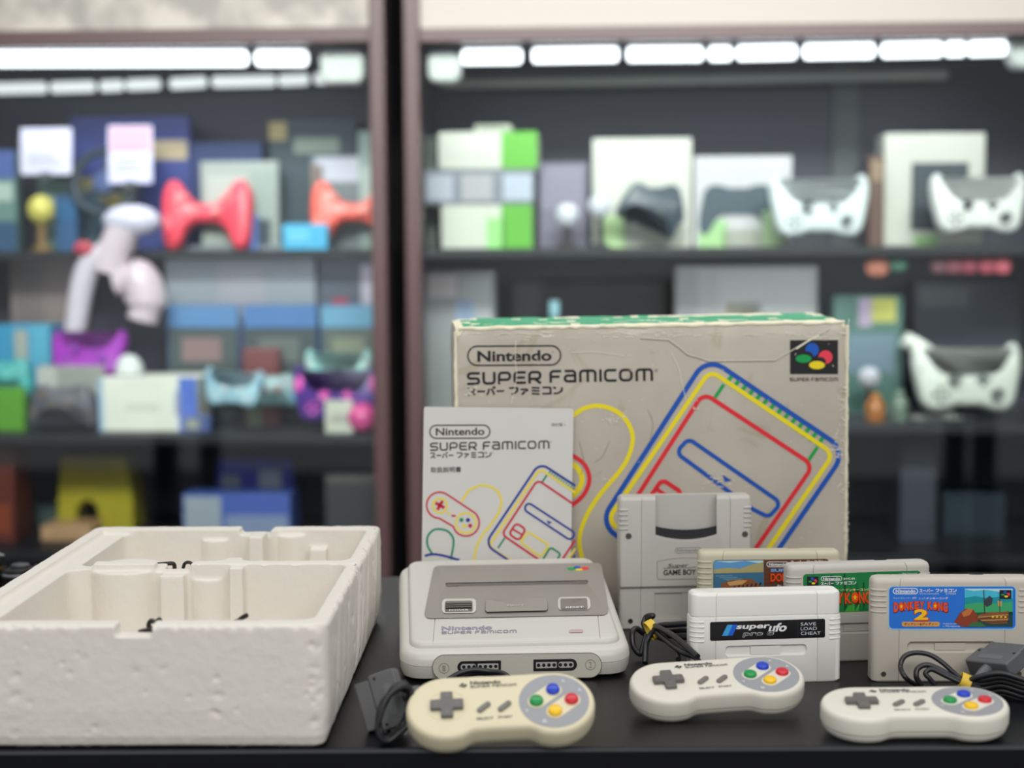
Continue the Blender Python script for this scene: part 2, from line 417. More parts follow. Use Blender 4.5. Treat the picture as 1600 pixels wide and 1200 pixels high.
# ------------------------------------------------------------------ carton of the set, with its printed front
def carton():
    M_front = mat('carton_grey', (188, 180, 166), .42)
    nt = M_front.node_tree; bs = nt.nodes['Principled BSDF']; tc = nt.nodes.new('ShaderNodeTexCoord')
    def noise(sc, det=4, dist=0.0):
        n = nt.nodes.new('ShaderNodeTexNoise'); n.inputs['Scale'].default_value = sc; n.inputs['Detail'].default_value = det
        n.inputs['Distortion'].default_value = dist; nt.links.new(tc.outputs['Object'], n.inputs['Vector']); return n
    def ramp(n, a, b, ca, cb):
        r = nt.nodes.new('ShaderNodeValToRGB'); r.color_ramp.elements[0].position = a; r.color_ramp.elements[1].position = b
        r.color_ramp.elements[0].color = ca; r.color_ramp.elements[1].color = cb; nt.links.new(n.outputs['Fac'], r.inputs['Fac']); return r
    c1 = (*lin((184, 175, 162)), 1); c2 = (*lin((199, 192, 178)), 1)
    r1 = ramp(noise(9, 5), .35, .7, c1, c2)
    r2 = ramp(noise(14, 6, 2.0), .60, .66, (1, 1, 1, 1), (*lin((232, 226, 206)), 1))      # tide-mark stains
    mx = nt.nodes.new('ShaderNodeMix'); mx.data_type = 'RGBA'; mx.blend_type = 'MULTIPLY'; mx.inputs['Factor'].default_value = .55
    nt.links.new(r1.outputs['Color'], mx.inputs['A']); nt.links.new(r2.outputs['Color'], mx.inputs['B'])
    nt.links.new(mx.outputs['Result'], bs.inputs['Base Color'])
    M_edge = mat('worn_board', (232, 226, 200), .8, var=.08, vscale=120)
    M_top = mat('carton_green', (22, 160, 110), .5, var=.1, vscale=60)
    W, H, D = .398, .2880, .112
    base = G(1023, 1.0 * 600 + (.36 * FPX / 1.565 - 201) / .9965)
    rot = (math.radians(.6), math.radians(-.5), math.radians(4.5))
    base.z += .002
    t = thing('carton_box', 'large worn light grey carton with coloured line drawing of a console and green top', 'carton box', base, rot)
    M = MW(base, rot)
    # body with rounded, frayed edges: a subdivided block jittered near its edges
    bm = bmesh.new()
    nx, ny, nz = 44, 12, 32
    import itertools
    def rnd(i, j, k): return random.Random(i * 7919 + j * 104729 + k * 1299709).uniform(-1, 1)
    def pt(u, v, w):
        return Vector(((u - .5) * W, v * D, w * H))
    vid = {}
    def V(i, j, k):
        if (i, j, k) in vid: return vid[(i, j, k)]
        p = pt(i / nx, j / ny, k / nz)
        ex = min(i, nx - i) == 0; ey = min(j, ny - j) == 0; ez = min(k, nz - k) == 0
        n = ex + ey + ez
        if n >= 2:
            a = .0011 if k else .0004
            if ex: p.x -= math.copysign(.0016, p.x) + rnd(i, j, k) * a * .6
            if ey: p.y += (.0016 if j == 0 else -.0016) + rnd(j, k, i) * a * .6
            if ez and k: p.z -= .0014 - rnd(k, i, j) * a
        if k == nz: p.z += (rnd(i, j, k) * .0006 + .0008 if n < 2 else 0) + .0034 * j / ny
        if n == 3 and k: p.x -= math.copysign(.0045, p.x); p.z -= .004
        v = bm.verts.new(p); vid[(i, j, k)] = v; return v
    def face(a, mi):
        f = bm.faces.new(a); f.material_index = mi; f.smooth = True
    for i in range(nx):
        for k in range(nz):
            e = 1 if (i in (0, nx - 1) or k == nz - 1) and False else 0
            face([V(i, 0, k), V(i + 1, 0, k), V(i + 1, 0, k + 1), V(i, 0, k + 1)], 0)
            face([V(i, ny, k), V(i, ny, k + 1), V(i + 1, ny, k + 1), V(i + 1, ny, k)], 0)
    for j in range(ny):
        for k in range(nz):
            face([V(0, j, k), V(0, j, k + 1), V(0, j + 1, k + 1), V(0, j + 1, k)], 0 if 0 < j < ny - 1 else 1)
            face([V(nx, j, k), V(nx, j + 1, k), V(nx, j + 1, k + 1), V(nx, j, k + 1)], 0 if 0 < j < ny - 1 else 1)
    for i in range(nx):
        for j in range(ny):
            worn = j in (0, ny - 1) or i in (0, nx - 1) or (rnd(i, j, 5) > .82) or (j > ny - 4 and rnd(i // 3, 1, 9) > .2)
            face([V(i, j, nz), V(i + 1, j, nz), V(i + 1, j + 1, nz), V(i, j + 1, nz)], 1 if worn else 2)
            face([V(i, j, 0), V(i, j + 1, 0), V(i + 1, j + 1, 0), V(i + 1, j, 0)], 0)
    me = B.meshes.new('carton'); bm.to_mesh(me); bm.free()
    for m in (M_front, M_edge, M_top): me.materials.append(m)
    o = B.objects.new('carton', me); COL.objects.link(o); o.parent = t; me.set_sharp_from_angle(angle=math.radians(50))
    # frayed pale rim that runs round the front
    rim = MB()
    for (xa, za, xb, zb) in ((-W / 2, .002, -W / 2, H - .004), (-W / 2 + .004, H, W / 2 - .004, H), (W / 2, H - .004, W / 2, .002)):
        pts = []
        for q in range(61):
            u = q / 60
            pts.append(Vector((xa + (xb - xa) * u + (random.uniform(-.0003, .0003) if xa == xb else 0) - (math.copysign(.0008, xa) if xa == xb else 0), .0012 + random.uniform(-.0002, .0006), za + (zb - za) * u + (random.uniform(-.0008, .0008) - .0012 if za == zb else 0))))
        rim.tube(pts, [random.uniform(.0014, .0022) for _ in pts], 6)
    rim.build('worn_edge', M_edge, t)
    f = unproj(M, (0, 0, 0), (0, -1, 0)); A = Art(f)
    # lettering
    A.pill(731, 541, 876, 571, 2.3, M_ink, slope=-.006)
    A.text('Nintendo', (746, 565.5), (862, 563.8), 17, M_ink, off=.028)
    A.text('R', (863, 551), (865, 551), 2.2, M_ink)
    A.logo('SUPER', (730, 601.5), (846, 599), 19.5, M_ink, th=.2); A.logo('FAMICOM', (859, 598), (1021, 595), 19.5, M_ink, th=.2)
    A.kata('スーパー', (730, 618.5), (789, 617.3), 13, M_ink, th=.21); A.kata('ファミコン', (795, 617.5), (879, 615.8), 12.5, M_ink, th=.21)
    A.stroke([(1025 + 2 * math.cos(q), 579 + 2 * math.sin(q)) for q in [k * .6 for k in range(11)]], .7, M_ink, closed=True)
    A.emblem(1234.5, 531.5, 1309.5, 584.5)
    A.logo('SUPER', (1234, 595.6), (1264, 595.6), 5.6, M_ink, th=.19); A.logo('FAMICOM', (1267.5, 595.6), (1309.5, 595.6), 5.6, M_ink, th=.19)
    # line drawing of the console
    A.stroke([(1192, 894), (1322.6, 704), (1104.6, 557.5), (936, 818.5), (1040, 888)], 7.4, M_blue, 3, r=30)
    A.stroke([(1174, 896), (1302.6, 709), (1109.5, 579), (949, 813), (1030, 868)], 6.8, M_yel, 2, r=15)
    A.stroke([(1156, 893), (1271, 727), (1099, 614), (985, 792)], 6.8, M_red, 2, r=15)
    for k in range(14):
        x = 1140.5 + (1281.2 - 1140.5) * k / 13; y = 589.0 + (688 - 589.0) * k / 13 + 2.6
        A.stroke([(x + 4.6, y - 6.4), (x - 5.0, y + 6.4)], 6.2, M_grn, 1)
    A.stroke([(1131, 600.5), (1115.5, 624)], 5.6, M_grn, 1); A.stroke([(1277, 699), (1261.5, 722)], 5.6, M_grn, 1)
    A.stroke([(1076, 685.5), (1221, 786), (1201, 808), (1177, 796), (1056, 707)], 6.4, M_blue, 2, r=10, closed=True)
    A.poly([(1129, 741.6), (1143.8, 751), (1132.5, 753.2)], M_blue, 2)
    A.stroke([(1000, 800), (1034.5, 749), (1066, 770), (1050, 795)], 7, M_red, 2, r=9); A.stroke([(1026, 764), (1044, 776.5)], 6, M_red, 2)
    A.stroke([(880, 668), (893, 652), (911, 639), (933, 634), (958, 640), (978, 656), (988.5, 681), (984, 708), (970, 734), (938, 772), (917, 805), (905.5, 840), (909.5, 872), (920, 905)], 6.8, M_yel, 1, smooth=True)
    A.stroke([(880, 707), (898, 714), (914, 727), (921, 748), (914, 770), (897, 787), (880, 793)], 6.8, M_red, 1, smooth=True)
    A.stroke([(885, 722), (897, 727), (906, 737), (909.5, 750), (905, 763), (896, 773), (885, 777)], 8, M_yel, 1, smooth=True)
    # cracks, scuffs and lost print
    M_sc = mat('scuff_white', (233, 229, 212), .75); M_cr = mat('crease_brown', (128, 112, 92), .7)
    R = random.Random(3)
    crack = [(1000, 529), (1045, 532), (1064, 546), (1074, 555), (1090, 559), (1106, 565), (1160, 564.5), (1211, 564), (1234, 550), (1262, 533), (1296, 515)]
    A.stroke(crack, 1.2, M_cr, 5, r=3); A.stroke([(x + .6, y - 1.1) for x, y in crack], 1.0, M_sc, 6, r=3)
    A.stroke([(1244, 545.5), (1262, 533.5), (1280, 524)], 1.8, M_sc, 7)
    for k in range(95):                                     # the right edge is scratched through
        y = R.uniform(590, 872); x = 1327 - abs(R.gauss(0, 9 if y < 770 else 5)); L = R.uniform(2, 9)
        A.stroke([(x, y), (x - L * R.uniform(.2, 1), y + R.uniform(-6, 7))], R.uniform(.5, 1.4), M_sc, 5)
    for k in range(70):
        y = 519 + abs(R.gauss(0, 5)); x = R.uniform(725, 1320); L = R.uniform(3, 22)
        A.stroke([(x, y), (x + L, y + R.uniform(-1.5, 1.5))], R.uniform(.5, 1.5), M_sc, 5)
    for k in range(110):
        x, y = R.uniform(722, 1318), R.uniform(535, 880); L = R.uniform(1, 6); a = R.uniform(0, PI)
        A.stroke([(x, y), (x + L * math.cos(a), y + L * math.sin(a) * .6)], R.uniform(.4, 1.0), M_sc, 5)
    for cx, cy, sx, sy, n in ((955, 655, 12, 5, 22), (732, 612, 6, 5, 16), (740, 606, 4, 3, 8), (1120, 752, 22, 10, 26), (1040, 520, 20, 5, 16), (945, 748, 6, 2, 5), (1085, 637, 4, 4, 5), (1305, 700, 8, 10, 16), (760, 860, 5, 8, 4)):
        for k in range(n):
            x, y = R.gauss(cx, sx * .6), R.gauss(cy, sy * .7)
            A.stroke([(x, y), (x + R.uniform(2, 9), y + R.uniform(-1, 2))], R.uniform(.5, 1.3), M_sc, 6)
    for pts in ([(806, 532), (805, 560), (807, 590), (799, 630)], [(1049, 552), (1060, 574), (1066, 600), (1072, 625)], [(892, 551), (930, 550), (955, 553), (975, 556)], [(1327, 498), (1320, 540), (1324, 580)]):
        A.stroke(pts, .9, M_sc, 6, smooth=True)
    M_tide = mat('tide_mark', (150, 134, 110), .6)
    for pts in ([(905, 690), (912, 720), (908, 742)], [(952, 690), (942, 712), (930, 722)], [(760, 640), (758, 655), (764, 664)], [(1012, 640), (1020, 660), (1016, 690)]):
        A.stroke(pts, .6, M_tide, 5, smooth=True)
    A.build('printed_front', t)
    # worn white print along the green top and small mark on its left end
    ft = unproj(M, (0, 0, H + .0012), (0, 0, 1)); T = MB(); Rr = random.Random(5)
    for k in range(46):
        x = Rr.uniform(-.03, W / 2 - .02); y = .045 + .018 * math.sin(x * 14) + Rr.uniform(-.003, .003)
        T.box(x, x + Rr.uniform(.002, .006), y, y + .0035, H + .0019, H + .0023)
    for k in range(60):
        x = Rr.uniform(-W / 2 + .01, W / 2 - .02); y = Rr.uniform(.01, D - .015)
        T.box(x, x + Rr.uniform(.004, .02), y, y + Rr.uniform(.001, .004), H + .0017, H + .0021)
    T.build('worn_print', mat('scuff_white', (1, 1, 1)), t)['kind'] = 'stuff'
    return t
carton()

# ------------------------------------------------------------------ instruction booklet
def booklet():
    W, H = .1485, .2075
    base = G(774.5, 600 + (.36 * FPX / 1.529 - 201) / .9965)
    rot = (math.radians(-3.5), math.radians(-1.5), math.radians(4.0))
    rot = (math.radians(-2.2), math.radians(1.4), math.radians(4.0))
    base.z += .002
    t = thing('instruction_booklet', 'pale grey instruction booklet standing upright in front of the large carton', 'booklet', base, rot)
    M = MW(base, rot)
    M_pap = mat('booklet_paper', (214, 212, 207), .5, var=.03, vscale=30)
    cover = []
    n = 8
    MB().prism(rrect(-W / 2, W / 2, 0, H, .002, 3), 'y', 0, .0004).build('cover', M_pap, t)
    pg = MB()
    for k in range(8): pg.box(-W / 2 + .0006, W / 2 - .0008, .0006 + k * .0004, .0009 + k * .0004, .0008, H - .0008)
    pg.build('pages', mat('page_paper', (226, 224, 214), .7), t)
    MB().prism(rrect(-W / 2, W / 2, 0, H, .002, 3), 'y', .0039, .0043).build('back_cover', M_pap, t)
    f0 = unproj(M, (0, 0, 0), (0, -1, 0))
    f = lambda x, y, l: f0(640 + x / 5.0, 640 + y / 5.0, l)
    A = Art(f)
    by = mat('booklet_yellow', (240, 218, 70), .5); br = mat('booklet_red', (205, 30, 55), .5); bb = mat('booklet_blue', (20, 50, 150), .5); bg = mat('booklet_green', (10, 140, 100), .5)
    A.pill(158, 123, 627, 225, 9.5, M_inkp, slope=-.005)
    A.text('Nintendo', (205, 203), (585, 198), 58, M_inkp, off=.02)
    A.logo('SUPER', (160, 323), (525, 316), 64, M_inkp, th=.18); A.logo('FAMICOM', (573, 314), (1095, 305), 64, M_inkp, th=.18)
    A.kata('スーパー', (160, 382), (345, 379), 46, M_inkp, th=.19); A.kata('ファミコン', (365, 379), (637, 373), 45, M_inkp, th=.19)
    A.text('取扱説明書', (165, 494), (403, 489), 44, M_inkp, off=.008); A.text('改訂版 1', (1110, 131), (1215, 128), 24, M_inkp)
    A.text('R', (1102, 258), (1112, 258), 11, M_inkp); A.text('R', (645, 340), (655, 340), 10, M_inkp)
    xr = 1294
    def clip(p): return [(min(x, xr), min(y, 1300)) for x, y in p]
    A.stroke([(xr, 594), (1016, 414), (588, 1052), (900, 1262)], 17, bb, 3, r=75)
    A.stroke([(xr, 648), (1018, 462), (618, 1070), (900, 1245)], 17, by, 2, r=40)
    A.stroke([(xr, 748), (1000, 548), (720, 975), (1080, 1220)], 16, br, 2, r=40)
    A.stroke([(xr, 1020), (1160, 1220)], 16, br, 2); A.stroke([(xr, 1085), (1200, 1230)], 15, by, 2); A.stroke([(xr, 1135), (1240, 1230)], 12, bb, 2)
    for k in range(11):
        x = 1098 + 18.6 * k; y = 486 + 12.6 * k
        A.stroke([(x + 2, y - 8), (x - 16, y + 24)], 9, bg, 1)
    A.stroke([(1072, 512), (1036, 566)], 14, bg, 1); A.stroke([(742, 1004), (690, 1082)], 14, bg, 1)
    A.stroke([(922, 722), (1300, 968), (1256, 1022), (893, 782)], 15, bb, 2, r=32, closed=True)
    A.poly([(1070, 864), (1115, 882), (1085, 895)], bb, 2)
    A.stroke([(832, 886), (908, 934), (854, 1024), (776, 972)], 16, br, 2, r=28, closed=True); A.stroke([(806, 934), (880, 978)], 14, br, 2)
    A.stroke([(925, 955), (1090, 1062), (1024, 1150), (866, 1035)], 16, by, 2, r=18, closed=True)
    A.stroke([(1030, 1190), (1100, 1075), (1180, 1126), (1130, 1210)], 15, bg, 2, r=22)
    arc = lambda cx, cy, r, a0, a1, n=18: [(cx + r * math.cos(math.radians(a0 + (a1 - a0) * k / n)), cy - r * math.sin(math.radians(a0 + (a1 - a0) * k / n))) for k in range(n + 1)]
    A.stroke(arc(235, 747, 102, 55, 268) + [(340, 912)] + arc(440, 884, 104, 215, 408), 13, br, 2, closed=True, r=10)
    A.stroke(arc(237, 750, 56, 0, 360)[:-1], 15, by, 1, closed=True); A.stroke(arc(440, 885, 78, 0, 360)[:-1], 15, by, 1, closed=True)
    for a in (30, 120):
        c, s = math.cos(math.radians(a)), math.sin(math.radians(a))
        A.stroke([(237 - 40 * c, 748 - 40 * s), (237 + 40 * c, 748 + 40 * s)], 24, br, 2)
    A.stroke([(293, 803), (323, 813)], 14, by, 2); A.stroke([(327, 829), (360, 831)], 14, br, 2)
    for x, y, m in ((405, 862, bg), (456, 863, bb), (428, 908, by), (473, 907, br)): A.ell(x, y, 16, 16, m, 2)
    A.stroke([(405, 722), (450, 650), (510, 605), (580, 592), (650, 610), (700, 660), (716, 720), (698, 800), (640, 890), (570, 980), (524, 1070), (508, 1150), (505, 1220)], 17, by, 1, smooth=True)
    A.stroke([(175, 1125), (140, 1060), (142, 990), (185, 942), (240, 934), (300, 952), (338, 1000), (342, 1060), (322, 1170)], 16, bg, 1, smooth=True)
    A.stroke([(118, 1142), (180, 1130), (260, 1140), (390, 1176)], 18, bb, 2, smooth=True)
    A.build('printed_cover', t)
booklet()

# ------------------------------------------------------------------ console
def console():
    W, D = .1985, .215; base = G(808, 1064.5); rot = (0, 0, math.radians(4.2))
    t = thing('game_console', 'light grey game console with dark grey deck in the middle of the table', 'game console', base, rot)
    M = MW(base, rot)
    z0, sl = .0245, .165                                   # front lip height and slope of the top
    out = [Vector(p) for p in rrect(-W / 2, W / 2, 0, D, .022, 8)]
    def ring(d, zf): return [Vector((p.x, p.y, zf(p.y))) for p in inset(out, d)]
    c = lambda z: (lambda y: z)
    lift = lambda z: (lambda y: z + sl * y)
    mb = MB()
    mb.rings([ring(.006, c(.002)), ring(.003, c(.0035)), ring(.0008, c(.009)), ring(.0002, lift(.0135)), ring(.0009, lift(.0137)), ring(.0009, lift(.0143)), ring(0, lift(.0145)),
              ring(.0006, lift(.019)), ring(.0022, lift(.0226)), ring(.005, lift(.0245)), ring(.009, lift(.0252))])
    for sx in (-1, 1):
        for yy in (.03, .18): mb.cyl((sx * .075, yy, 0), .007, .003)
    shell = mb.build('shell', M_con, t)
    # raised deck
    dx, y0, y1 = .0905, .0115, .207
    dk = [Vector(p) for p in rrect(-dx, dx, y0, y1, .012, 6)]
    def dring(d, dz): return [Vector((p.x, p.y, .0235 + sl * p.y + dz)) for p in inset(dk, d)]
    deck = MB().rings([dring(0, 0), dring(.0002, .0035), dring(.0012, .0055), dring(.003, .0066), dring(.0055, .007)]).build('deck', M_con, t)
    n = Vector((0, -sl, 1)).normalized(); p0 = Vector((0, 0, .0305))
    f0 = unproj(M, p0, n); f = lambda zx, zy, l=0.0: f0(600 + zx / 4.0, 850 + zy / 4.0, l)
    # grey panel let into the deck
    def slab(pts, lo, hi, mi=0, mb=None):
        mb = mb or MB(); return mb.rings([[f(x, y, lo) for x, y in pts], [f(x, y, hi) for x, y in pts]], mi)
    quad = roundpoly([(312, 136), (1358, 117), (1408, 442), (246, 466)], 34, True, 6)
    slab(quad, -.004, .0009).build('grey_panel', M_deck, t, bevel=.0003)
    A = Art(f, .0011)
    ecol = (mat('ink_green', (0, 155, 75)), mat('ink_blue', (10, 85, 185)), mat('ink_red', (228, 55, 60), .5), mat('ink_yellow', (240, 215, 20)))
    A.ell(1175, 154, 30, 9, ecol[0]); A.ell(1207, 146, 22, 9, ecol[1]); A.ell(1256, 151, 26, 10, ecol[2]); A.ell(1218, 160, 30, 6, ecol[3])
    A.build('printed_emblem', t)
    # cartridge slot: a long recess closed by two flaps
    slot = roundpoly([(383, 243), (1276, 226), (1279, 250), (381, 268)], 12, True, 5)
    o = [x for x in t.children if x.name.startswith('grey_panel')][0]
    o.modifiers.clear(); cutm = slab(slot, -.0016, .004); cut(o, cutm)
    fl = slab(roundpoly([(386, 245), (1273, 228.5), (1276, 248.5), (384, 266)], 10, True, 5), -.0004, .0002)
    fl.build('slot_flap', mat('flap_grey', (104, 100, 95), .5), t)
    for xa, xb in ((395, 470), (1185, 1268)):
        slab([(xa, 246 - (xa - 395) * .019), (xb, 246 - (xb - 395) * .019), (xb, 264 - (xb - 395) * .019), (xa, 264 - (xa - 395) * .019)], .0001, .0006).build('slot_end_block', mat('flap_grey', (1, 1, 1)), t)
    # power switch, eject bar, reset button
    fr = MB().add(*(lambda q: ([f(x, y, .0017) for x, y in q[0]], q[1]))(ribbon(roundpoly([(368, 348), (570, 345), (571, 424), (366, 428)], 22, True), 14, True)))
    slab(roundpoly([(363, 342), (575, 339), (577, 430), (361, 434)], 26, True), .0004, .0016).build('power_frame', M_con, t, bevel=.0003)
    slab(roundpoly([(382, 356), (552, 353), (555, 420), (379, 424)], 10, True), .0012, .0019).build('power_switch', M_dgrey, t)
    g = MB()
    for yy in (366, 378, 390): slab([(386, yy), (548, yy - 3), (549, yy + 5), (385, yy + 8)], .0018, .0034, 0, g)
    g.build('switch_rib', mat('rib_grey', (92, 90, 86), .45), t)
    slab(roundpoly([(637, 346), (1016, 337), (1024, 415), (633, 424)], 14, True), .0005, .0028).build('eject_bar', mat('eject_grey', (152, 147, 139), .4), t, bevel=.0006)
    slab(roundpoly([(633, 384), (1022, 376), (1026, 419), (630, 427)], 14, True), .0002, .0011).build('eject_bar_gap', mat('gap_grey', (92, 88, 84), .6), t)
    slab(roundpoly([(1086, 331), (1286, 328), (1293, 410), (1088, 414)], 26, True), .0004, .0016).build('reset_frame', M_con, t, bevel=.0003)
    slab(roundpoly([(1103, 341), (1268, 338), (1273, 402), (1105, 406)], 8, True), .0012, .0026).build('reset_button', mat('reset_grey', (126, 122, 117), .42), t, bevel=.0003)
    A = Art(f, .0021); A.text('POWER', (408, 419), (528, 416), 10, M_pw, off=.01); A.build('power_lettering', t)
    A = Art(f, .0029); A.text('EJECT', (770, 392), (878, 389), 13, mat('ink_pale_grey', (196, 192, 184), .5), off=.01); A.build('eject_lettering', t); A = Art(f, .0029); A.text('RESET', (1137, 402), (1247, 399), 11, M_pw, off=.01); A.build('reset_lettering', t)
    A = Art(f, .0003); A.text('Nintendo', (360, 538), (676, 531), 24, M_lilac, off=.025)
    A.logo('SUPER', (360, 561), (548, 557.5), 17, M_lilac, th=.2); A.logo('FAMICOM', (570, 557), (830, 552), 17, M_lilac, th=.2)
    A.build('printed_logo', t)
    slab(roundpoly([(1158, 535), (1244, 533), (1245, 552), (1157, 554)], 9, True), -.001, .0006).build('power_light', mat('led_pink', (196, 172, 170), .3), t, bevel=.0003)
    sm = MB()
    for a, b in (((319, 470), (305, 628)), ((1337, 449), (1352, 608)), ((392, 96), (389, 128)), ((1271, 82), (1274, 112))):
        dv = Vector(b) - Vector(a); nn = Vector((-dv.y, dv.x)).normalized() * 2.2
        q = [Vector(a) + nn, Vector(b) + nn, Vector(b) - nn, Vector(a) - nn]
        sm.rings([[f(v.x, v.y, -.0012) for v in q], [f(v.x, v.y, .004) for v in q]])
    cut(deck, sm)
    # front plate with the two controller sockets
    ff = unproj(M, (0, 0, 0), (0, -1, 0)); F = lambda zx, zy, l=0.0: ff(600 + zx / 4.0, 850 + zy / 4.0, l)
    def fslab(pts, lo, hi): return MB().rings([[F(x, y, lo) for x, y in pts], [F(x, y, hi) for x, y in pts]])
    sl2 = lambda x: -(x - 303) * .013
    plate = roundpoly([(303, 694), (1360, 679), (1360, 834), (303, 850)], 76, True, 9)
    plate = [(x, min(y, 846)) for x, y in plate]
    pl = fslab(plate, -.006, .0009).build('socket_plate', M_port, t, bevel=.0003)
    sv, sf = ribbon(plate, 3.5, True); MB().add([F(v.x, v.y, .0011) for v in sv], sf).build('plate_seam', mat('seam_grey', (104, 100, 94), .6), t)
    def sock(cx, cy, flip, w=272, h=74):
        pts = roundpoly([(cx - w / 2, cy - h / 2 + 3), (cx + w / 2, cy - h / 2 - 2), (cx + w / 2, cy + h / 2 - 3), (cx - w / 2, cy + h / 2 + 2)], 12, True)
        big = []
        x0, x1, y0, y1 = cx - w / 2, cx + w / 2, cy - h / 2, cy + h / 2
        def shape(g):
            X0, X1, Y0, Y1 = x0 + g, x1 - g, y0 + g, y1 - g; r = (Y1 - Y0) / 2 * .95
            q = [(X0 + (8 if not flip else r), Y0)]
            arc = [(X0 + r - r * math.cos(math.radians(a)), (Y0 + Y1) / 2 - r * 1.05 * math.sin(math.radians(a))) for a in range(90, -91, -15)]
            p = arc + [(X1, Y1), (X1, Y0)]
            if flip: p = [(x0 + x1 - x, y) for x, y in p]
            return [(x, y - (x - cx) * .02) for x, y in p]
        o = fslab(shape(0), .0004, .0016).build('socket', M_dark, t, bevel=.0003)
        k = MB(); hol = MB(); gx0, gx1 = x0 + 20, x1 - 16
        if flip: gx0, gx1 = x0 + 16, x1 - 20
        iy0, iy1 = cy - 19, cy + 19
        split = gx0 + (gx1 - gx0) * (.43 if not flip else .57)
        nL, nR = (3, 4) if not flip else (4, 3)
        for a, b2, nn, rl, rr in ((gx0, split - 5, nL, not flip, False), (split + 5, gx1, nR, False, flip)):
            pp = rrect(a, b2, iy0, iy1, 5, 4)
            if rl or rr: pp = rrect(a, b2, iy0, iy1, 17, 6)
            pp = [(x, y - (x - cx) * .02) for x, y in pp]
            k.rings([[F(x, y, .0012) for x, y in pp], [F(x, y, .0022) for x, y in pp]])
            for q in range(nn):
                hx = a + (b2 - a) * (q + .62 if rl else q + .5 if not rr else q + .4) / nn; hy = cy - (hx - cx) * .02
                cc = [(hx + 11 * math.cos(z), hy + 11 * math.sin(z)) for z in [2 * PI * e / 14 for e in range(14)]]
                hol.rings([[F(x, y, .0021) for x, y in cc], [F(x, y, .0024) for x, y in cc]])
        k.build('socket_block', mat('socket_grey', (178, 176, 172), .45), o); hol.build('pin_hole', mat('pin_black', (8, 8, 10), .6), o)
    sock(595, 767, False); sock(1070, 756, True)
    m2 = mat('embossed_cream', (160, 155, 142), .4)
    for cx, cy, s in ((375, 776, '1'), (1291, 754, '2')):
        emb = Art(F, .0012); emb.stroke([(cx + 31 * math.cos(a), cy + 31 * math.sin(a)) for a in [2 * PI * e / 28 for e in range(28)]], 4, m2, closed=True)
        emb.text(s, (cx - 9, cy + 19), (cx + 9, cy + 18.6), 36, m2); emb.build('embossed_number', t)
console()

# ------------------------------------------------------------------ game cartridges
def cart_outline(W, T, gx, r=.0055, g=.0005, gd=.0009):
    """horizontal section of a cartridge, front at y = 0, with the two seam grooves"""
    p = rrect(-W / 2, W / 2, 0, T, r, 6)           # starts at front right corner going up (CCW)
    # insert grooves on the front edge (between last point = left front and first = right front)
    fr = []
    for x in (-gx, gx): fr += [(x - g / 2, 0), (x - g / 2, gd), (x + g / 2, gd), (x + g / 2, 0)]
    bk = []
    for x in (gx, -gx): bk += [(x + g / 2, T), (x + g / 2, T - gd), (x - g / 2, T - gd), (x - g / 2, T)]
    n = 7
    # p order: right-front arc, right-back arc, left-back arc, left-front arc
    return [Vector(q) for q in p[:2 * n] + bk + p[2 * n:] + fr]
def cart_body(t, W, H, T, m, gx=.042, ridges=True, zr=(.060, .0785), step=None, bar=True, name='shell', topcut=True):
    o = cart_outline(W, T, gx)
    def ring(d, z):
        return [Vector((p.x * (1 - 2 * d / W), T / 2 + (p.y - T / 2) * (1 - 2 * d / T), z)) for p in o]
    mb = MB().rings([ring(.0012, 0), ring(.0002, .001), ring(0, .002), ring(0, H - .005), ring(.0005, H - .0026), ring(.0016, H - .0008), ring(.0034, H)])
    b = mb.build(name, m, t)
    cs = []
    if bar:
        z = .0298
        pts = rrect(-.0362, .0362, z - .0036, z + .0036, .0034, 6)
        big = [(x + (.0012 if x > 0 else -.0012), z + (q - z) * 1.36) for x, q in pts]; cs.append(MB().rings([[(x, -.01, q) for x, q in big], [(x, 0.0, q) for x, q in big], [(x, .0016, z + (q - z) * 1.1) for x, q in pts], [(x, .0034, z + (q - z) * .9) for x, q in pts]]))
    if topcut: cs.append(MB().box(.018, .030, T - .006, T + .01, H - .0022, H + .01))
    if cs: cut(b, *cs)
    if bar:
        k = MB(); k.box(-.0135, .012, .0020, .0036, z - .0030, z + .0030)
        b2 = k.build('grip_bar', m, t)
    if ridges:
        N = 5
        for sx in (-1, 1):
            rg = MB()
            for k in range(N):
                z = zr[0] + (zr[1] - zr[0]) * k / (N - 1)
                pts = []
                for q in range(9):
                    a = math.radians(-10 + 100 * q / 8)
                    pts.append((sx * (W / 2 - .0055 + .0054 * math.cos(a)), .0055 - .0054 * math.sin(a), z))
                pts.append((sx * (W / 2 - .0085), -.0002, z)); pts.append((sx * (W / 2 - .0115), .0002, z))
                rg.tube(pts, .00095, 8)
            rg.build('grip_ridges', m, t)
    return b
def cart_screw(t, W, z=.0068, off=.0100, y=0):
    for sx in (-1, 1):
        MB().tube([Vector((sx * (W / 2 - off) + .0021 * math.cos(a), y - .0001, z + .0021 * math.sin(a))) for a in [2 * PI * k / 20 for k in range(20)]], .00035, 6, closed=True).build('screw_rim', M_groove, t)
        MB().cyl((sx * (W / 2 - off), y - .0003, z), .0019, .0012, 18, axis='y').build('screw', M_steel, t)
def label_base(A, pts, m, r): A.poly(roundpoly(pts, r, True, 5), m, 0)

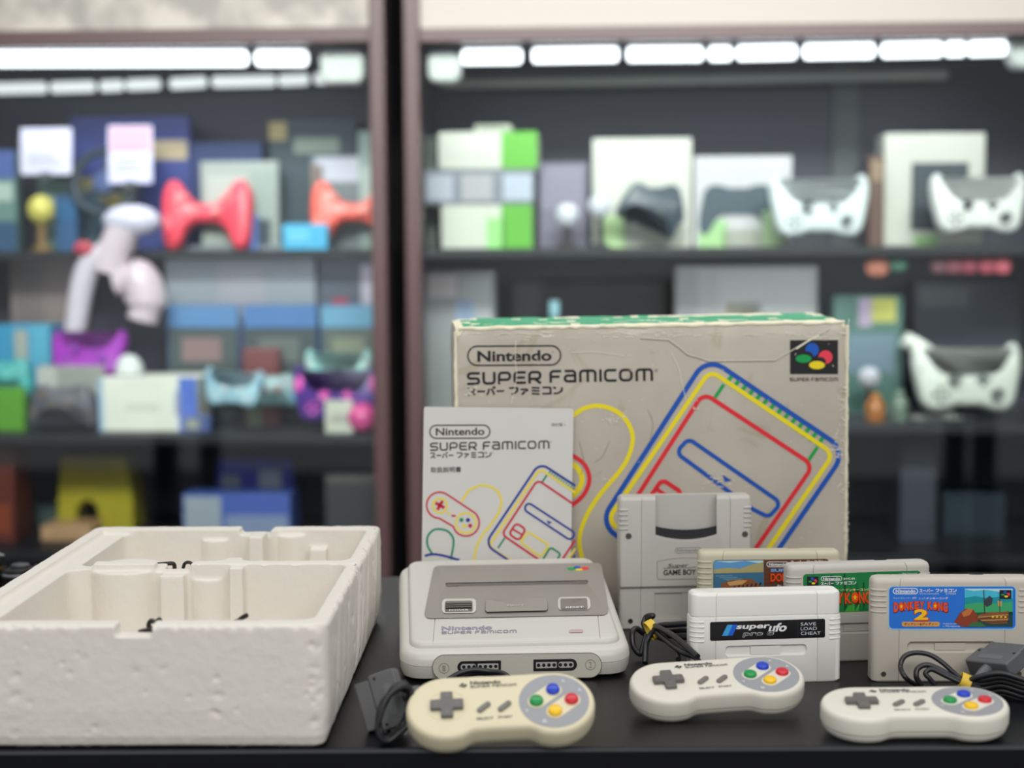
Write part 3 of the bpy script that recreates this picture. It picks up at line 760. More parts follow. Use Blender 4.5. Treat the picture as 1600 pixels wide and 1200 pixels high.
# blue label, front right
def cart_blue():
    base = G(1486, 1065.5); rot = (0, 0, math.radians(-.8)); W = .1335
    t = thing('game_cartridge', 'grey game cartridge with a bright blue label, furthest right on the table', 'game cartridge', base, rot, 'game cartridges standing on the table')
    M = MW(base, rot)
    cart_body(t, W, .0885, .020, mat('cartridge_grey', (196, 189, 176), .5, bump=.06, bscale=900), gx=.0442)
    cart_screw(t, W)
    f0 = unproj(M, (0, 0, 0), (0, -1, 0)); f = lambda x, y, l: f0(1340 + x / 6.154, 860 + y / 6.154, l)
    A = Art(f); w = M_pw
    bl = mat('label_blue', (38, 118, 218), .35); lb = mat('label_light_blue', (150, 200, 238), .35)
    label_base(A, [(298, 345), (1524, 342), (1524, 764), (298, 764)], lb, 44)
    A.poly(roundpoly([(304, 351), (1518, 348), (1518, 752), (304, 752)], 40, True, 5), bl, 1)
    A.poly(rrect(342, 578, 366, 420, 26, 6), bl, 2); A.pill(342, 366, 578, 418, 8, w, 3)
    A.text('Nintendo', (366, 410), (556, 409), 34, w, 3, off=.03)
    A.kata('スーパー', (594, 404), (728, 403), 32, w, 3, th=.2); A.kata('ファミコン', (748, 403), (950, 401), 32, w, 3, th=.2)
    A.text('SHVC-ADNJ-JPN', (596, 426), (780, 425), 14, w, 3); A.text('K199502', (850, 425), (945, 424), 14, w, 3)
    A.text('ウルトラスーパー 冒険', (346, 468), (566, 466), 17, w, 3); A.text('スーパー', (590, 472), (664, 471), 20, mat('pale_yellow', (245, 235, 160), .4), 3); A.text('ドンキーコング', (668, 472), (870, 470), 22, w, 3, off=.02)
    so = mat('label_orange', (240, 80, 25), .35); sd = mat('label_maroon', (120, 25, 20), .4); yy = mat('label_yellow', (252, 200, 30), .35)
    word = 'DONKEY KONG'; X0, X1 = 346, 870; n = len(word); cw = (X1 - X0) / 10.55; x = X0
    for ch in word:
        if ch == ' ': x += cw * .55; continue
        u = (x + cw / 2 - X0) / (X1 - X0); arch = 34 * (2 * u - 1) ** 2; h = 76 + 22 * (2 * u - 1) ** 2
        yb = 566 + arch
        if ch == 'O':
            for dx, dy, mm, ly, k in ((4, 5, sd, 3, 1.12), (0, 0, so, 5, 1)): A.ell(x + cw / 2 + dx, yb - h / 2 + dy, cw * .5 * k, h / 2 * k, mm, ly)
            A.poly([(x + cw / 2 + (15 if i % 2 == 0 else 6.5) * math.sin(i * PI / 5) * 1.15, yb - h / 2 - (24 if i % 2 == 0 else 10) * math.cos(i * PI / 5)) for i in range(10)], yy, 7)
        else:
            A.text(ch, (x - 1, yb + 10), (x + cw * .98 + 5, yb + 10), h + 12, sd, 3, off=.06); A.text(ch, (x + 2, yb), (x + cw * .94, yb), h, so, 5, off=.055)
        x += cw
    A.text('2', (538, 680), (690, 680), 116, mat('label_red', (215, 60, 20), .35), 7, off=.06); A.text('2', (545, 668), (678, 668), 102, yy, 9, off=.04)
    A.poly(rrect(425, 790, 686, 732, 20, 5), mat('label_tan', (222, 160, 90), .4), 3); A.text('ディクシー&ディディー', (448, 722), (768, 720), 26, sd, 5, off=.015)
    A.text('MADE IN JAPAN', (822, 715), (985, 714), 15, w, 3); A.text('c 1995 Nintendo', (822, 737), (985, 736), 15, w, 3)
    # picture: sea, far hills and a wooden sailing ship at a jetty
    px0, px1, py0, py1 = 930, 1492, 368, 734
    A.poly([(1030, py0), (px1, py0), (px1, 470), (1030, 470)], mat('pic_sky', (70, 190, 220), .4), 2)
    A.poly([(1030, 372), (1110, 390), (1240, 380), (1380, 402), (px1, 386), (px1, py0), (1030, py0)], mat('pic_cloud', (190, 228, 232), .4), 3)
    A.poly([(1030, 455), (1130, 440), (1240, 458), (1370, 446), (px1, 462), (px1, 540), (1030, 540)], mat('pic_teal', (20, 150, 160), .4), 3)
    A.poly([(1030, 520), (1180, 500), (1330, 512), (px1, 492), (px1, 620), (1030, 620)], mat('pic_green', (60, 170, 110), .4), 4)
    A.poly([(1030, 600), (px1, 590), (px1, py1), (1030, py1)], mat('pic_deep', (28, 70, 66), .4), 4)
    hull = mat('pic_hull', (138, 82, 44), .45); dkw = mat('pic_dark_wood', (66, 40, 26), .5); tan = mat('pic_tan', (206, 160, 96), .45)
    A.poly([(1140, 640), (1180, 612), (1260, 596), (1400, 590), (1450, 584), (1452, 640), (1440, 700), (1300, 706), (1200, 690)], hull, 6)
    for q in range(4): A.stroke([(1160 + 14 * q, 642 + 15 * q), (1300, 630 + 20 * q), (1448, 618 + 22 * q)], 7, tan if q % 2 == 0 else dkw, 7)
    for q in range(4): A.poly([(1290 + 40 * q, 634), (1312 + 40 * q, 632), (1312 + 40 * q, 646), (1290 + 40 * q, 648)], yy, 8)
    A.stroke([(1222, 610), (1214, 380)], 8, dkw, 6); A.stroke([(1368, 596), (1366, 470)], 6, dkw, 6)
    A.poly([(1225, 470), (1270, 436), (1300, 460), (1290, 520), (1240, 545), (1222, 520)], mat('pic_sail', (52, 62, 70), .5), 6)
    A.poly([(1344, 484), (1390, 490), (1384, 540), (1350, 534)], tan, 6)
    A.poly([(930, 690), (985, 600), (1040, 560), (1110, 566), (1150, 620), (1160, 700), (1110, 734), (1000, 730)], mat('pic_rock', (142, 58, 30), .5), 6)
    A.poly([(1000, 600), (1060, 560), (1110, 566), (1080, 620), (1020, 640)], mat('pic_rock_light', (200, 116, 58), .5), 7)
    A.poly([(1060, 734), (1100, 690), (1180, 690), (1240, 734)], mat('pic_grass', (52, 110, 60), .5), 8)
    A.emblem(1366, 381, 1478, 465, 8)
    A.build('label', t)
    return t
cart_blue()

# green label, second row
def cart_green():
    base = G(1342, 1033); rot = (0, 0, math.radians(6)); W = .1295
    t = thing('game_cartridge', 'grey game cartridge with a green label, partly behind the blue labelled one', 'game cartridge', base, rot, 'game cartridges standing on the table')
    M = MW(base, rot)
    cart_body(t, W, .0872, .020, mat('cartridge_grey_cool', (192, 188, 180), .5, bump=.06, bscale=900), gx=.0425, zr=(.058, .0765))
    cart_screw(t, W)
    # ledge below the label, as the moulding steps out
    f0 = unproj(M, (0, 0, 0), (0, -1, 0)); f = lambda x, y, l: f0(1060 + x / 5, 840 + y / 5, l)
    A = Art(f); w = M_pw; g0 = mat('label_green', (26, 128, 66), .35); gl = mat('label_leaf', (70, 178, 66), .4); gd = mat('label_forest', (8, 78, 44), .4)
    sl = lambda x: -(x - 975) * .032
    q = lambda pts: [(x, y + sl(x)) for x, y in pts]
    label_base(A, q([(975, 286), (1892, 286), (1892, 592), (975, 592)]), g0, 26)
    R = random.Random(11)
    for k in range(16):
        x = R.uniform(1000, 1860); wd = R.uniform(18, 46); y0 = R.uniform(292, 420)
        A.poly(q([(x, y0), (x + wd * .6, y0), (x + wd, R.uniform(520, 585)), (x + wd * .2, 585)]), R.choice((gd, mat('label_mid_green', (20, 110, 60), .4), gd)), 1)
    for x, a in ((1325, 30), (1352, 14), (1380, 40), (1300, 60), (1830, 18)):
        A.poly(q([(x, 590), (x + 26, 590), (x + a + 6, 500), (x + a, 500)]), gl, 2)
    A.emblem(1006, 304, 1094, 376, 4)
    A.pill(1115, 304, 1276, 338, 5, w, 4, slope=-.015); A.text('Nintendo', (1130, 334), (1262, 331), 22, w, 4, off=.03)
    A.text('SHVC-8X', (1290, 330), (1382, 328), 16, w, 4, off=.02)
    A.kata('スーパー', (1113, 372), (1212, 369), 24, w, 4, th=.2); A.kata('ファミコン', (1226, 369), (1388, 364), 24, w, 4, th=.2)
    yy = mat('pale_yellow', (245, 235, 160)); so = mat('label_orange', (240, 80, 25)); sd = mat('label_maroon', (120, 25, 20))
    A.text('SUPER', (1006, 436), (1220, 429), 34, mat('label_sky', (120, 170, 235), .4), 4, off=.04)
    A.text('スーパー', (1240, 420), (1306, 418), 19, yy, 4, off=.01); A.text('ドンキーコング', (1312, 420), (1500, 415), 22, yy, 4, off=.02)
    for wd, xa, xb, h in (('DONKEY', 1010, 1290, 84), ('K', 1302, 1352, 84), ('NG', 1412, 1504, 90)):
        A.text(wd, (xa - 4, 532 - (xa - 1000) * .02), (xb + 6, 530 - (xb - 1000) * .02), h + 14, sd, 4, off=.05); A.text(wd, (xa, 524 - (xa - 1000) * .02), (xb, 522 - (xb - 1000) * .02), h, so, 6, off=.04)
    A.ell(1382, 472, 32, 48, sd, 4); A.ell(1380, 468, 28, 43, so, 6)
    A.poly([(1380 + (20 if i % 2 == 0 else 8) * math.sin(i * PI / 5), 468 - (26 if i % 2 == 0 else 11) * math.cos(i * PI / 5)) for i in range(10)], mat('label_yellow', (252, 200, 30)), 8)
    A.text('c 1994 Nintendo', (1725, 291), (1868, 286), 15, w, 4)
    A.build('label', t)
cart_green()

# brown label, back row
def cart_brown():
    base = G(1202, 1009); rot = (0, 0, math.radians(.6)); W = .1305
    t = thing('game_cartridge', 'yellowed grey game cartridge with a brown and sky label, rear of the row', 'game cartridge', base, rot, 'game cartridges standing on the table')
    M = MW(base, rot)
    cart_body(t, W, .0880, .020, mat('cartridge_yellowed', (196, 190, 166), .5, bump=.06, bscale=900), gx=.0435, zr=(.058, .0785))
    cart_screw(t, W)
    f0 = unproj(M, (0, 0, 0), (0, -1, 0)); f = lambda x, y, l: f0(1060 + x / 5, 840 + y / 5, l)
    A = Art(f); w = M_pw; br = mat('label_brown', (98, 58, 34), .45)
    label_base(A, [(272, 176), (1178, 166), (1182, 500), (272, 512)], br, 28)
    for k in range(7): A.stroke([(672, 215 + 36 * k), (1172, 208 + 36 * k)], 3, mat('pic_dark_wood', (66, 40, 26)), 1)
    A.poly(roundpoly([(276, 180), (666, 176), (666, 500), (276, 506)], 20, True), mat('pic_blue_sky', (96, 156, 206), .4), 1)
    A.poly([(300, 186), (400, 196), (520, 182), (640, 200), (664, 190), (664, 180), (300, 184)], mat('pic_cloud', (190, 228, 232)), 2)
    A.poly([(276, 250), (380, 236), (480, 244), (560, 215), (664, 190), (664, 300), (276, 300)], mat('pic_hill', (176, 164, 110), .5), 3)
    A.poly([(276, 280), (664, 270), (664, 500), (276, 506)], mat('pic_sea', (58, 110, 142), .4), 4)
    for k in range(6): A.stroke([(290 + 30 * k, 300 + 12 * k), (420 + 40 * k, 296 + 14 * k)], 4, mat('pic_foam', (130, 172, 190), .4), 5)
    A.poly([(330, 360), (420, 330), (560, 320), (650, 372), (610, 430), (420, 450), (350, 430)], mat('pic_hull', (138, 82, 44)), 6)
    A.poly([(380, 350), (470, 332), (540, 334), (500, 366), (400, 376)], mat('pic_tan', (206, 160, 96)), 7)
    for k in range(7): A.stroke([(430 + 34 * k, 428 - 9 * k), (440 + 34 * k, 376 - 4 * k)], 12, mat('pic_black_wood', (24, 24, 34), .5), 8)
    A.pill(691, 190, 860, 228, 5, w, 4); A.text('Nintendo', (708, 222), (845, 221), 24, w, 4, off=.03)
    A.kata('スーパー', (878, 204), (984, 202), 22, w, 4, th=.2); A.kata('ファミコン', (1000, 202), (1146, 199), 22, w, 4, th=.2)
    A.text('SUPER', (722, 268), (905, 266), 24, mat('label_sky', (120, 170, 235)), 4, off=.05)
    so = mat('label_orange', (240, 80, 25)); sd = mat('label_maroon', (120, 25, 20))
    A.text('DONKEY KONG', (714, 352), (1160, 350), 78, sd, 4, off=.04); A.text('DONKEY KONG', (720, 344), (1152, 342), 64, so, 6, off=.03)
    A.poly([(775, 366), (832, 384), (816, 424), (760, 404)], mat('label_silver', (186, 190, 196), .35), 4); A.poly([(792, 388), (812, 394), (806, 408), (788, 402)], mat('label_blue', (38, 118, 218)), 6)
    A.build('label', t)
cart_brown()

# white cartridge with the black strip label
def cart_white():
    base = G(1197.5, 1067.5); rot = (0, 0, math.radians(4.6)); W = .1285; H = .0775; T = .024
    t = thing('game_cartridge', 'white game cartridge with a narrow black label and open grooved top', 'game cartridge', base, rot, 'game cartridges standing on the table')
    M = MW(base, rot); m = mat('bright_white_plastic', (232, 230, 224), .4, bump=.04, bscale=900)
    o = cart_outline(W, T, .0435, r=.006)
    def ring(d, z, dy=0):
        return [Vector((p.x * (1 - 2 * d / W), dy + T / 2 + (p.y - T / 2) * (1 - 2 * d / T), z)) for p in o]
    mb = MB().rings([ring(.001, 0), ring(0, .0015), ring(0, .0555), ring(.0004, .0568), ring(.0014, .0574), ring(.0016, .0574), ring(.0016, .0578), ring(.0008, .0582), ring(.0008, H - .003), ring(.0012, H - .0014), ring(.0028, H)])
    b = mb.build('shell', m, t)
    pts = rrect(-.0355, .0345, .0240, .0322, .0036, 6)
    z = .0281; big = [(x, z + (q - z) * 1.15) for x, q in pts]; cut(b, MB().rings([[(x, -.01, q) for x, q in big], [(x, 0.0, q) for x, q in big], [(x, .0026, z + (q - z) * .85) for x, q in pts]]))
    MB().box(-.0135, .012, .0010, .0024, .0245, .0317).build('grip_bar', m, t)
    for sx in (-1, 1):
        rg = MB()
        for k in range(5):
            z = .0370 + .0041 * k; q = []
            for e in range(9):
                a = math.radians(-10 + 100 * e / 8); q.append((sx * (W / 2 - .006 + .0055 * math.cos(a)), .006 - .0057 * math.sin(a), z))
            q += [(sx * (W / 2 - .0085), -.0002, z), (sx * (W / 2 - .0108), .0001, z)]
            rg.tube(q, .0009, 8)
        rg.build('grip_ridges', m, t)
    f0 = unproj(M, (0, 0, 0), (0, -1, 0)); f = lambda x, y, l: f0(1060 + x / 5, 840 + y / 5, l)
    A = Art(f); w = M_pw; sl = lambda x: -(x - 248) * .0295
    q = lambda pts: [(x, y + sl(x)) for x, y in pts]
    label_base(A, q([(247, 660), (1146, 660), (1146, 807), (247, 807)]), mat('label_black', (14, 14, 18), .3), 14)
    A.poly(q([(383, 686), (432, 686), (392, 771), (340, 771)]), mat('stripe_sky', (60, 165, 225), .3), 1); A.poly(q([(424, 686), (462, 686), (424, 771), (386, 771)]), mat('stripe_blue', (20, 95, 215), .3), 2)
    A.text('super', (446, 728), (705, 720), 42, w, 3, off=.03, shear=.35); A.text('ufo', (700, 738), (838, 733), 68, w, 3, off=.03, shear=.35)
    A.text('pro 8', (500, 780), (738, 774), 48, w, 3, off=.03, shear=.35); A.text('pro 8', (504, 777), (734, 771), 41, mat('label_black', (14, 14, 18)), 5, off=.0, shear=.35)
    A.stroke(q([(932, 668), (932, 800)]), 2, mat('label_grey_line', (60, 62, 68), .5), 2)
    for s, y, xb in (('SAVE', 689, 1076), ('LOAD', 725, 1082), ('CHEAT', 761, 1112)): A.text(s, (956, y), (xb, y - 4), 25, mat('label_pale', (214, 216, 220), .4), 3)
    A.build('label', t)
cart_white()

# large adaptor cartridge in front of the carton
def adaptor():
    base = G(1071, 983); rot = (0, 0, math.radians(4.2)); W, H, T = .1275, .1290, .022
    t = thing('adaptor_cartridge', 'tall grey adaptor cartridge with scooped top slot, in front of the carton', 'adaptor cartridge', base, rot)
    M = MW(base, rot); m = mat('adaptor_grey', (192, 188, 182), .45, bump=.06, bscale=900)
    o = cart_outline(W, T, .0430, r=.004)
    def ring(d, z, k=0.0): return [Vector((p.x * (1 - 2 * d / W), T / 2 + (p.y - T / 2) * (1 - 2 * d / T) + (k if p.y < T / 2 else 0), z)) for p in o]
    mb = MB().rings([ring(.001, 0, .004), ring(0, .001, .004), ring(0, .0395, .004), ring(0, .0425, .0), ring(0, H - .004), ring(.0006, H - .0016), ring(.002, H)])
    b = mb.build('shell', m, t)
    f0 = unproj(M, (0, 0, 0), (0, -1, 0)); f = lambda x, y, l=0.0: f0(900 + x / 5.333, 700 + y / 5.333, l)
    sag = lambda x, d: d * (1 - ((x - 918) / 256.0) ** 2)
    def slab(pts, lo, hi): return MB().rings([[f(x, y, lo) for x, y in pts], [f(x, y, hi) for x, y in pts]])
    xs = [662 + (1172 - 662) * k / 16 for k in range(17)]
    sl = lambda x: -(x - 662) * .020
    scoop = [(x, 735 + sag(x, 52) + sl(x) * .6) for x in xs] + [(1172, 300), (662, 300)]
    cut(b, slab(scoop, -.0125, .01)); cut(b, slab([(655, 1208), (1190, 1198), (1190, 1420), (655, 1430)], -.0065, .01))
    slab([(885, 1206), (1185, 1200), (1185, 1416), (885, 1424)], -.0066, -.0046).build('lower_panel', m, t, bevel=.0004)
    band = [(x, 652 + sag(x, 32) + sl(x) * .6) for x in xs] + [(x, 720 + sag(x, 40) + sl(x) * .6) for x in reversed(xs)]
    slab(band, -.0122, -.0040).build('cartridge_slot', mat('slot_black', (34, 36, 40), .5), t)
    lip = [(x, 722 + sag(x, 42) + sl(x) * .6) for x in xs] + [(x, 737 + sag(x, 54) + sl(x) * .6) for x in reversed(xs)]
    slab(lip, -.0122, -.0006).build('slot_lip', m, t)
    ribs = MB()
    for xx in (795, 1045): ribs.add([f(xx, 672, -.0039), f(xx + 9, 672, -.0039), f(xx + 9, 752, -.0035), f(xx, 752, -.0035)], [(0, 1, 2, 3)])
    for sx in (-1, 1):
        rg = MB()
        for k in range(5):
            z = H - .0115 - .0046 * k - (.0005 if sx < 0 else 0)
            rg.tube([(sx * (W / 2 + .0001), .004, z), (sx * (W / 2 - .001), .0004, z), (sx * (W / 2 - .0035), -.0004, z), (sx * (W / 2 - .0075), -.0002, z)], .0010, 8)
        rg.build('grip_ridges', m, t)
    for x, y in ((438, 735), (1408, 718)):
        c = f(x, y); MB().cyl((c.x, -.0003, c.z), .0024, .001, 20, axis='y').build('screw', M_steel, t); MB().tube([(c.x + .0027 * math.cos(a), -.0002, c.z + .0027 * math.sin(a)) for a in [2 * PI * k / 20 for k in range(20)]], .0004, 6, closed=True).build('screw_rim', M_groove, t)
    c = f0(986, 972); MB().cyl((c.x, .0036, c.z), .0024, .001, 20, axis='y').build('screw', mat('screw_dark', (30, 26, 24), .5), t)
    A = Art(f); em = mat('embossed_grey', (142, 138, 134), .5)
    A.pill(826, 832, 1044, 876, 3.5, em, slope=-.02); A.text('Nintendo', (842, 866), (1028, 862), 26, em, off=.01)
    pl = mat('plate_grey', (186, 186, 176), .45); pe = mat('plate_edge', (126, 124, 118), .5)
    xs2 = [676 + (1190 - 676) * k / 16 for k in range(17)]
    top = [(x, 948 - 30 * (1 - ((x - 918) / 245.0) ** 2) + sl(x) * .4) for x in xs2]
    shape = top + [(1186, 1080), (1165, 1090), (690, 1096), (678, 1084)]
    A.poly(shape, pl, 0); A.stroke(shape, 4, pe, 1, closed=True)
    A.text('GAME BOY', (728, 1062), (1000, 1055), 46, M_ink, 2, off=.028, shear=.05)
    A.text('Super', (760, 1006), (930, 1000), 40, M_ink, 2, off=.008, shear=.4); A.stroke([(728, 1004), (790, 1001), (940, 998), (1000, 992)], 4, M_ink, 2)
    A.build('printed_plate', t)
adaptor()
# ------------------------------------------------------------------ controllers
def pad_outline():
    R = 31.5; cx = 41.0; pts = []
    a = lambda x, t: (x + R * math.cos(math.radians(t)), R * math.sin(math.radians(t)))
    for k in range(25): pts.append(a(cx, 90 - (90 + 112) * k / 24))             # right lobe, clockwise from the top
    pts += [(26.6, -27.6), (23.5, -25.4), (20, -24.2), (10, -23.9), (0, -23.9), (-10, -23.9), (-20, -24.2), (-23.5, -25.4), (-26.6, -27.6)]
    for k in range(25): pts.append(a(-cx, -112 + 22 - 22 - (158) * k / 24 + 44 - 44) if False else a(-cx, -68 - (360 - 68 - 90 - 0) * k / 24))
    pts += [(-25, 31.3), (0, 31.0), (25, 31.3)]
    pts = [(p[0] * 1e-3, p[1] * 1e-3) for p in pts]
    return [Vector(p) for p in reversed(pts)]                                     # CCW
def controller(label, base, rot, scale, m):
    t = thing('game_controller', label, 'game controller', base, rot, 'game controllers of the console', scale)
    o = pad_outline()
    def ring(d, z): return [Vector((p.x, p.y, z * 1e-3)) for p in inset(o, d * 1e-3)]
    MB().rings([ring(8.0, 0), ring(4.6, .5), ring(2.4, 2.2), ring(1.3, 4.6), ring(.8, 6.4), ring(.7, 7.2), ring(2.2, 7.3), ring(2.2, 8.2), ring(.1, 8.3), ring(0, 9), ring(0, 17.4), ring(.35, 19.2), ring(1.2, 20.8), ring(2.4, 21.7), ring(3.8, 22.0)]).build('body', m, t, smooth=45)
    mm = 1e-3; zt = 22.0
    f = lambda x, y, l: Vector((x * mm, y * mm, zt * mm + l))
    C = lambda r, cx, cy, n=48: [(cx + r * math.cos(2 * PI * k / n), cy + r * math.sin(2 * PI * k / n)) for k in range(n)]
    def lay(pts, lo, hi, mb=None):
        mb = mb or MB(); return mb.rings([[f(x, y, lo * mm) for x, y in pts], [f(x, y, hi * mm) for x, y in pts]])
    lay(C(27.0, 41, 0), -.5, .25).build('button_plate', M_face, t)
    fp = MB()
    for (xa, ya), (xb, yb) in (((27.5, 0), (41, 10.9)), ((41, -10.9), (54.5, 0))):
        an = math.atan2(yb - ya, xb - xa); r = 6.9
        pts = [(xb + r * math.cos(an + a), yb + r * math.sin(an + a)) for a in [-PI / 2 + PI * k / 12 for k in range(13)]] + [(xa + r * math.cos(an + a), ya + r * math.sin(an + a)) for a in [PI / 2 + PI * k / 12 for k in range(13)]]
        lay(pts, -.3, .6, fp)
    fp.build('button_well', m, t, bevel=.00025)
    for nm, x, y, mt in (('Y', 27.5, 0, M_bgrn), ('X', 41, 10.9, M_bblue), ('A', 54.5, 0, M_bred), ('B', 41, -10.9, M_byel)):
        MB().lathe([(5.3 * mm, -.2 * mm), (5.3 * mm, 2.0 * mm), (5.0 * mm, 2.7 * mm), (4.2 * mm, 3.2 * mm), (2.4 * mm, 3.5 * mm), (.3 * mm, 3.55 * mm)], 32, 0, (x * mm, y * mm, zt * mm)).build('button', mt, t, smooth=50)
    # direction pad
    rg = MB(); rg.tube([f(x, y, 0) for x, y in C(15.0, -41, 0, 56)], .00028, 6, closed=True); rg.build('pad_ring', m, t)
    w, L = 4.6, 12.6
    cr = [(w, -w), (L, -w), (L, w), (w, w), (w, L), (-w, L), (-w, w), (-L, w), (-L, -w), (-w, -w), (-w, -L), (w, -L)]
    cr = [(x - 41, y) for x, y in roundpoly(cr, .9, True, 3)]
    sh = lambda k: [(-41 + (x + 41) * k, y * k) for x, y in cr]
    d = MB().rings([[f(x, y, -.3 * mm) for x, y in sh(1)], [f(x, y, 2.6 * mm) for x, y in sh(1)], [f(x, y, 3.2 * mm) for x, y in sh(.955)]])
    dp = d.build('direction_pad', mat('pad_charcoal', (100, 97, 94), .42), t)
    MB().lathe([(2.6 * mm, 3.15 * mm), (2.6 * mm, 3.3 * mm), (2.0 * mm, 3.32 * mm), (.2 * mm, 3.22 * mm)], 20, 0, (-41 * mm, 0, zt * mm)).build('pad_dimple', mat('pad_charcoal', (1, 1, 1)), dp)
    ar = Art(lambda x, y, l: f(x, y, l), .0033); ar.sgn = -1
    for a in range(4):
        c, s = math.cos(a * PI / 2), math.sin(a * PI / 2)
        ar.poly([(-41 + c * px - s * py, s * px + c * py) for px, py in ((9.8, 0), (7.2, 1.6), (7.2, -1.6))], M_dgrey, 0)
    ar.build('pad_arrow', dp)
    for x, y in ((-12.9, -3.6), (2.9, -3.6)):
        an = math.radians(42); r = 2.2; l = 4.2
        pts = [(x + math.cos(an) * l + r * math.cos(an + a), y + math.sin(an) * l + r * math.sin(an + a)) for a in [-PI / 2 + PI * k / 10 for k in range(11)]] + [(x - math.cos(an) * l + r * math.cos(an + a), y - math.sin(an) * l + r * math.sin(an + a)) for a in [PI / 2 + PI * k / 10 for k in range(11)]]
        lay(pts, -.3, 2.0).build('menu_button', M_dgrey, t, bevel=.0006)
    A = Art(lambda x, y, l: f(x, y, l), .00015); A.sgn = -1
    A.text('SELECT', (-18.9, -15.6), (-6.2, -15.6), 2.3, M_ink, off=.02); A.build('menu_lettering', t); A = Art(lambda x, y, l: f(x, y, l), .00015); A.sgn = -1
    A.text('START', (-2.6, -15.0), (8.4, -15.0), 2.3, M_ink, off=.02); A.build('menu_lettering', t); A = Art(lambda x, y, l: f(x, y, l), .00015); A.sgn = -1
    A.text('Nintendo', (-22.4, 20.6), (1.2, 20.6), 3.7, M_ink, off=.03)
    A.logo('SUPER', (-22.4, 17.3), (-7.4, 17.3), 2.4, M_ink, th=.2); A.logo('FAMICOM', (-5.4, 17.3), (13.4, 17.3), 2.4, M_ink, th=.2)
    A.emblem(-32.2, 23.4, -24.0, 17.2, 0, back=False, cols=(M_ink,) * 4)
    A.build('printed_logo', t)
    wh = mat('pad_letter', (212, 213, 216), .5); A = Art(lambda x, y, l: f(x, y, l), .0004); A.sgn = -1
    for s, x, y in (('X', 49.6, 19.4), ('A', 61.6, 9.4), ('Y', 19.6, -9.0), ('B', 32.4, -20.4)): A.text(s, (x - 1.5, y - 1.5), (x + 1.5, y - 1.5), 3.2, wh, off=.03); A.build('button_letter', t); A = Art(lambda x, y, l: f(x, y, l), .0004); A.sgn = -1
    return t
def world_child(t, o):
    """parent an object whose mesh is in world space to a thing at any pose"""
    M = Matrix.LocRotScale(t.location, t.rotation_euler, t.scale).inverted()
    o.data.transform(M); o.parent = t; return o
D_ = math.radians
c_left = controller('yellowed cream game controller tilted up at the front of the console', (-.0096, 1.1166, TZ + .0132), (D_(30.54), D_(-1.77), D_(2.63)), .962, M_warm)
c_mid = controller('off white game controller in front of the white cartridge', (.1603, 1.1907, TZ + .0074), (D_(15.68), D_(-1.69), D_(7.01)), .962, M_pale)
c_right = controller('off white game controller lying nearly flat at the front right corner', (.3009, 1.1308, TZ + .0035), (D_(7.78), D_(-.7), D_(-1.33)), .962, mat('bone_plastic', (226, 222, 208), .42, bump=.05, bscale=900))

def cord(t, pts, r=.0020, name='cord', n=9):
    return world_child(t, MB().tube(catmull(pts, 9), r, n).build(name, M_cord, None, smooth=60))
def plug(t, org, u, v):
    """connector: u runs towards the nose, v along its width"""
    u = Vector(u).normalized(); v = (Vector(v) - u * Vector(v).dot(u)).normalized(); w = u.cross(v)
    q = lambda a, b, c: Vector(org) + u * a + v * b + w * c
    def blk(a0, a1, b0, b1, c0, c1, r, name, m, parent=None, bev=.0012):
        pts = rrect(a0, a1, b0, b1, r, 4)
        o = MB().rings([[q(x, y, c0) for x, y in pts], [q(x, y, c1) for x, y in pts]]).build(name, m, None, bevel=bev); return o
    b = world_child(t, blk(0, .0215, -.0215, .0215, -.007, .007, .002, 'plug', M_plug))
    def sub(o):
        world_child(t, o); o.parent = b; return o
    sub(blk(.0216, .0335, -.0185, .0185, -.0058, .0058, .001, 'plug_nose', M_plug))
    for c0, c1 in ((.0069, .0073), (-.0073, -.0069)):
        pts = rrect(.0055, .0118, -.0130, .0115, .003, 6)
        sub(MB().rings([[q(x, y, c0) for x, y in pts], [q(x, y, c1) for x, y in pts]]).build('plug_badge', mat('plug_badge_grey', (104, 105, 106), .4), None, bevel=.0002))
        for bb in (-.0178, .0178):
            pts = [(.0165 + .0012 * math.cos(a), bb + .0012 * math.sin(a)) for a in [2 * PI * k / 12 for k in range(12)]]
            sub(MB().rings([[q(x, y, c0) for x, y in pts], [q(x, y, c1) for x, y in pts]]).build('screw_hole', mat('pin_black', (8, 8, 10)), None))
    sub(MB().tube([q(.001, 0, 0), q(-.006, 0, 0), q(-.014, 0, 0)], [.0052, .0046, .0032], 14).build('strain_relief', M_plug, None))
    return b
PM = lambda x, y, z: P(x, y, z + .06 * max(0, min(1, (1062 - x) / 50)))
PR = lambda x, y, z: P(x, y, z + .05)
PB = lambda x, y, z: P(x, y, z + .045)
# left controller: plug stood on edge against its own coil of cord
zt = TZ
plug(c_left, P(630, 1086, 1.166), (-.93, .10, -.34), (.30, .22, .93))
def coil(t, c, ax, ay, rx, ry, turns, drift, r=.0020, jit=.0012, seed=1, name='cord'):
    R = random.Random(seed); pts = []; n = 12
    for k in range(int(turns * n) + 1):
        a = 2 * PI * k / n; p = Vector(c) + Vector(ax) * rx * math.cos(a) * (1 + R.uniform(-.06, .06)) + Vector(ay) * ry * math.sin(a) * (1 + R.uniform(-.06, .06)) + Vector(drift) * (k / n) + Vector((R.uniform(-jit, jit), R.uniform(-jit, jit), R.uniform(-jit, jit) * .5))
        p.z = max(p.z, TZ + r); pts.append(p)
    return cord(t, pts, r, name)
cc = P(616, 1100, 1.146); cc.z = TZ + .022
coil(c_left, cc, (.80, .35, .0), (.25, .25, .9), .0135, .0205, 5, (.0004, -.0030, .0004), .0021, seed=4)
cord(c_left, [P(610, 1076, 1.168), P(622, 1076, 1.155), P(640, 1082, 1.145), P(652, 1100, 1.150)], .0021)
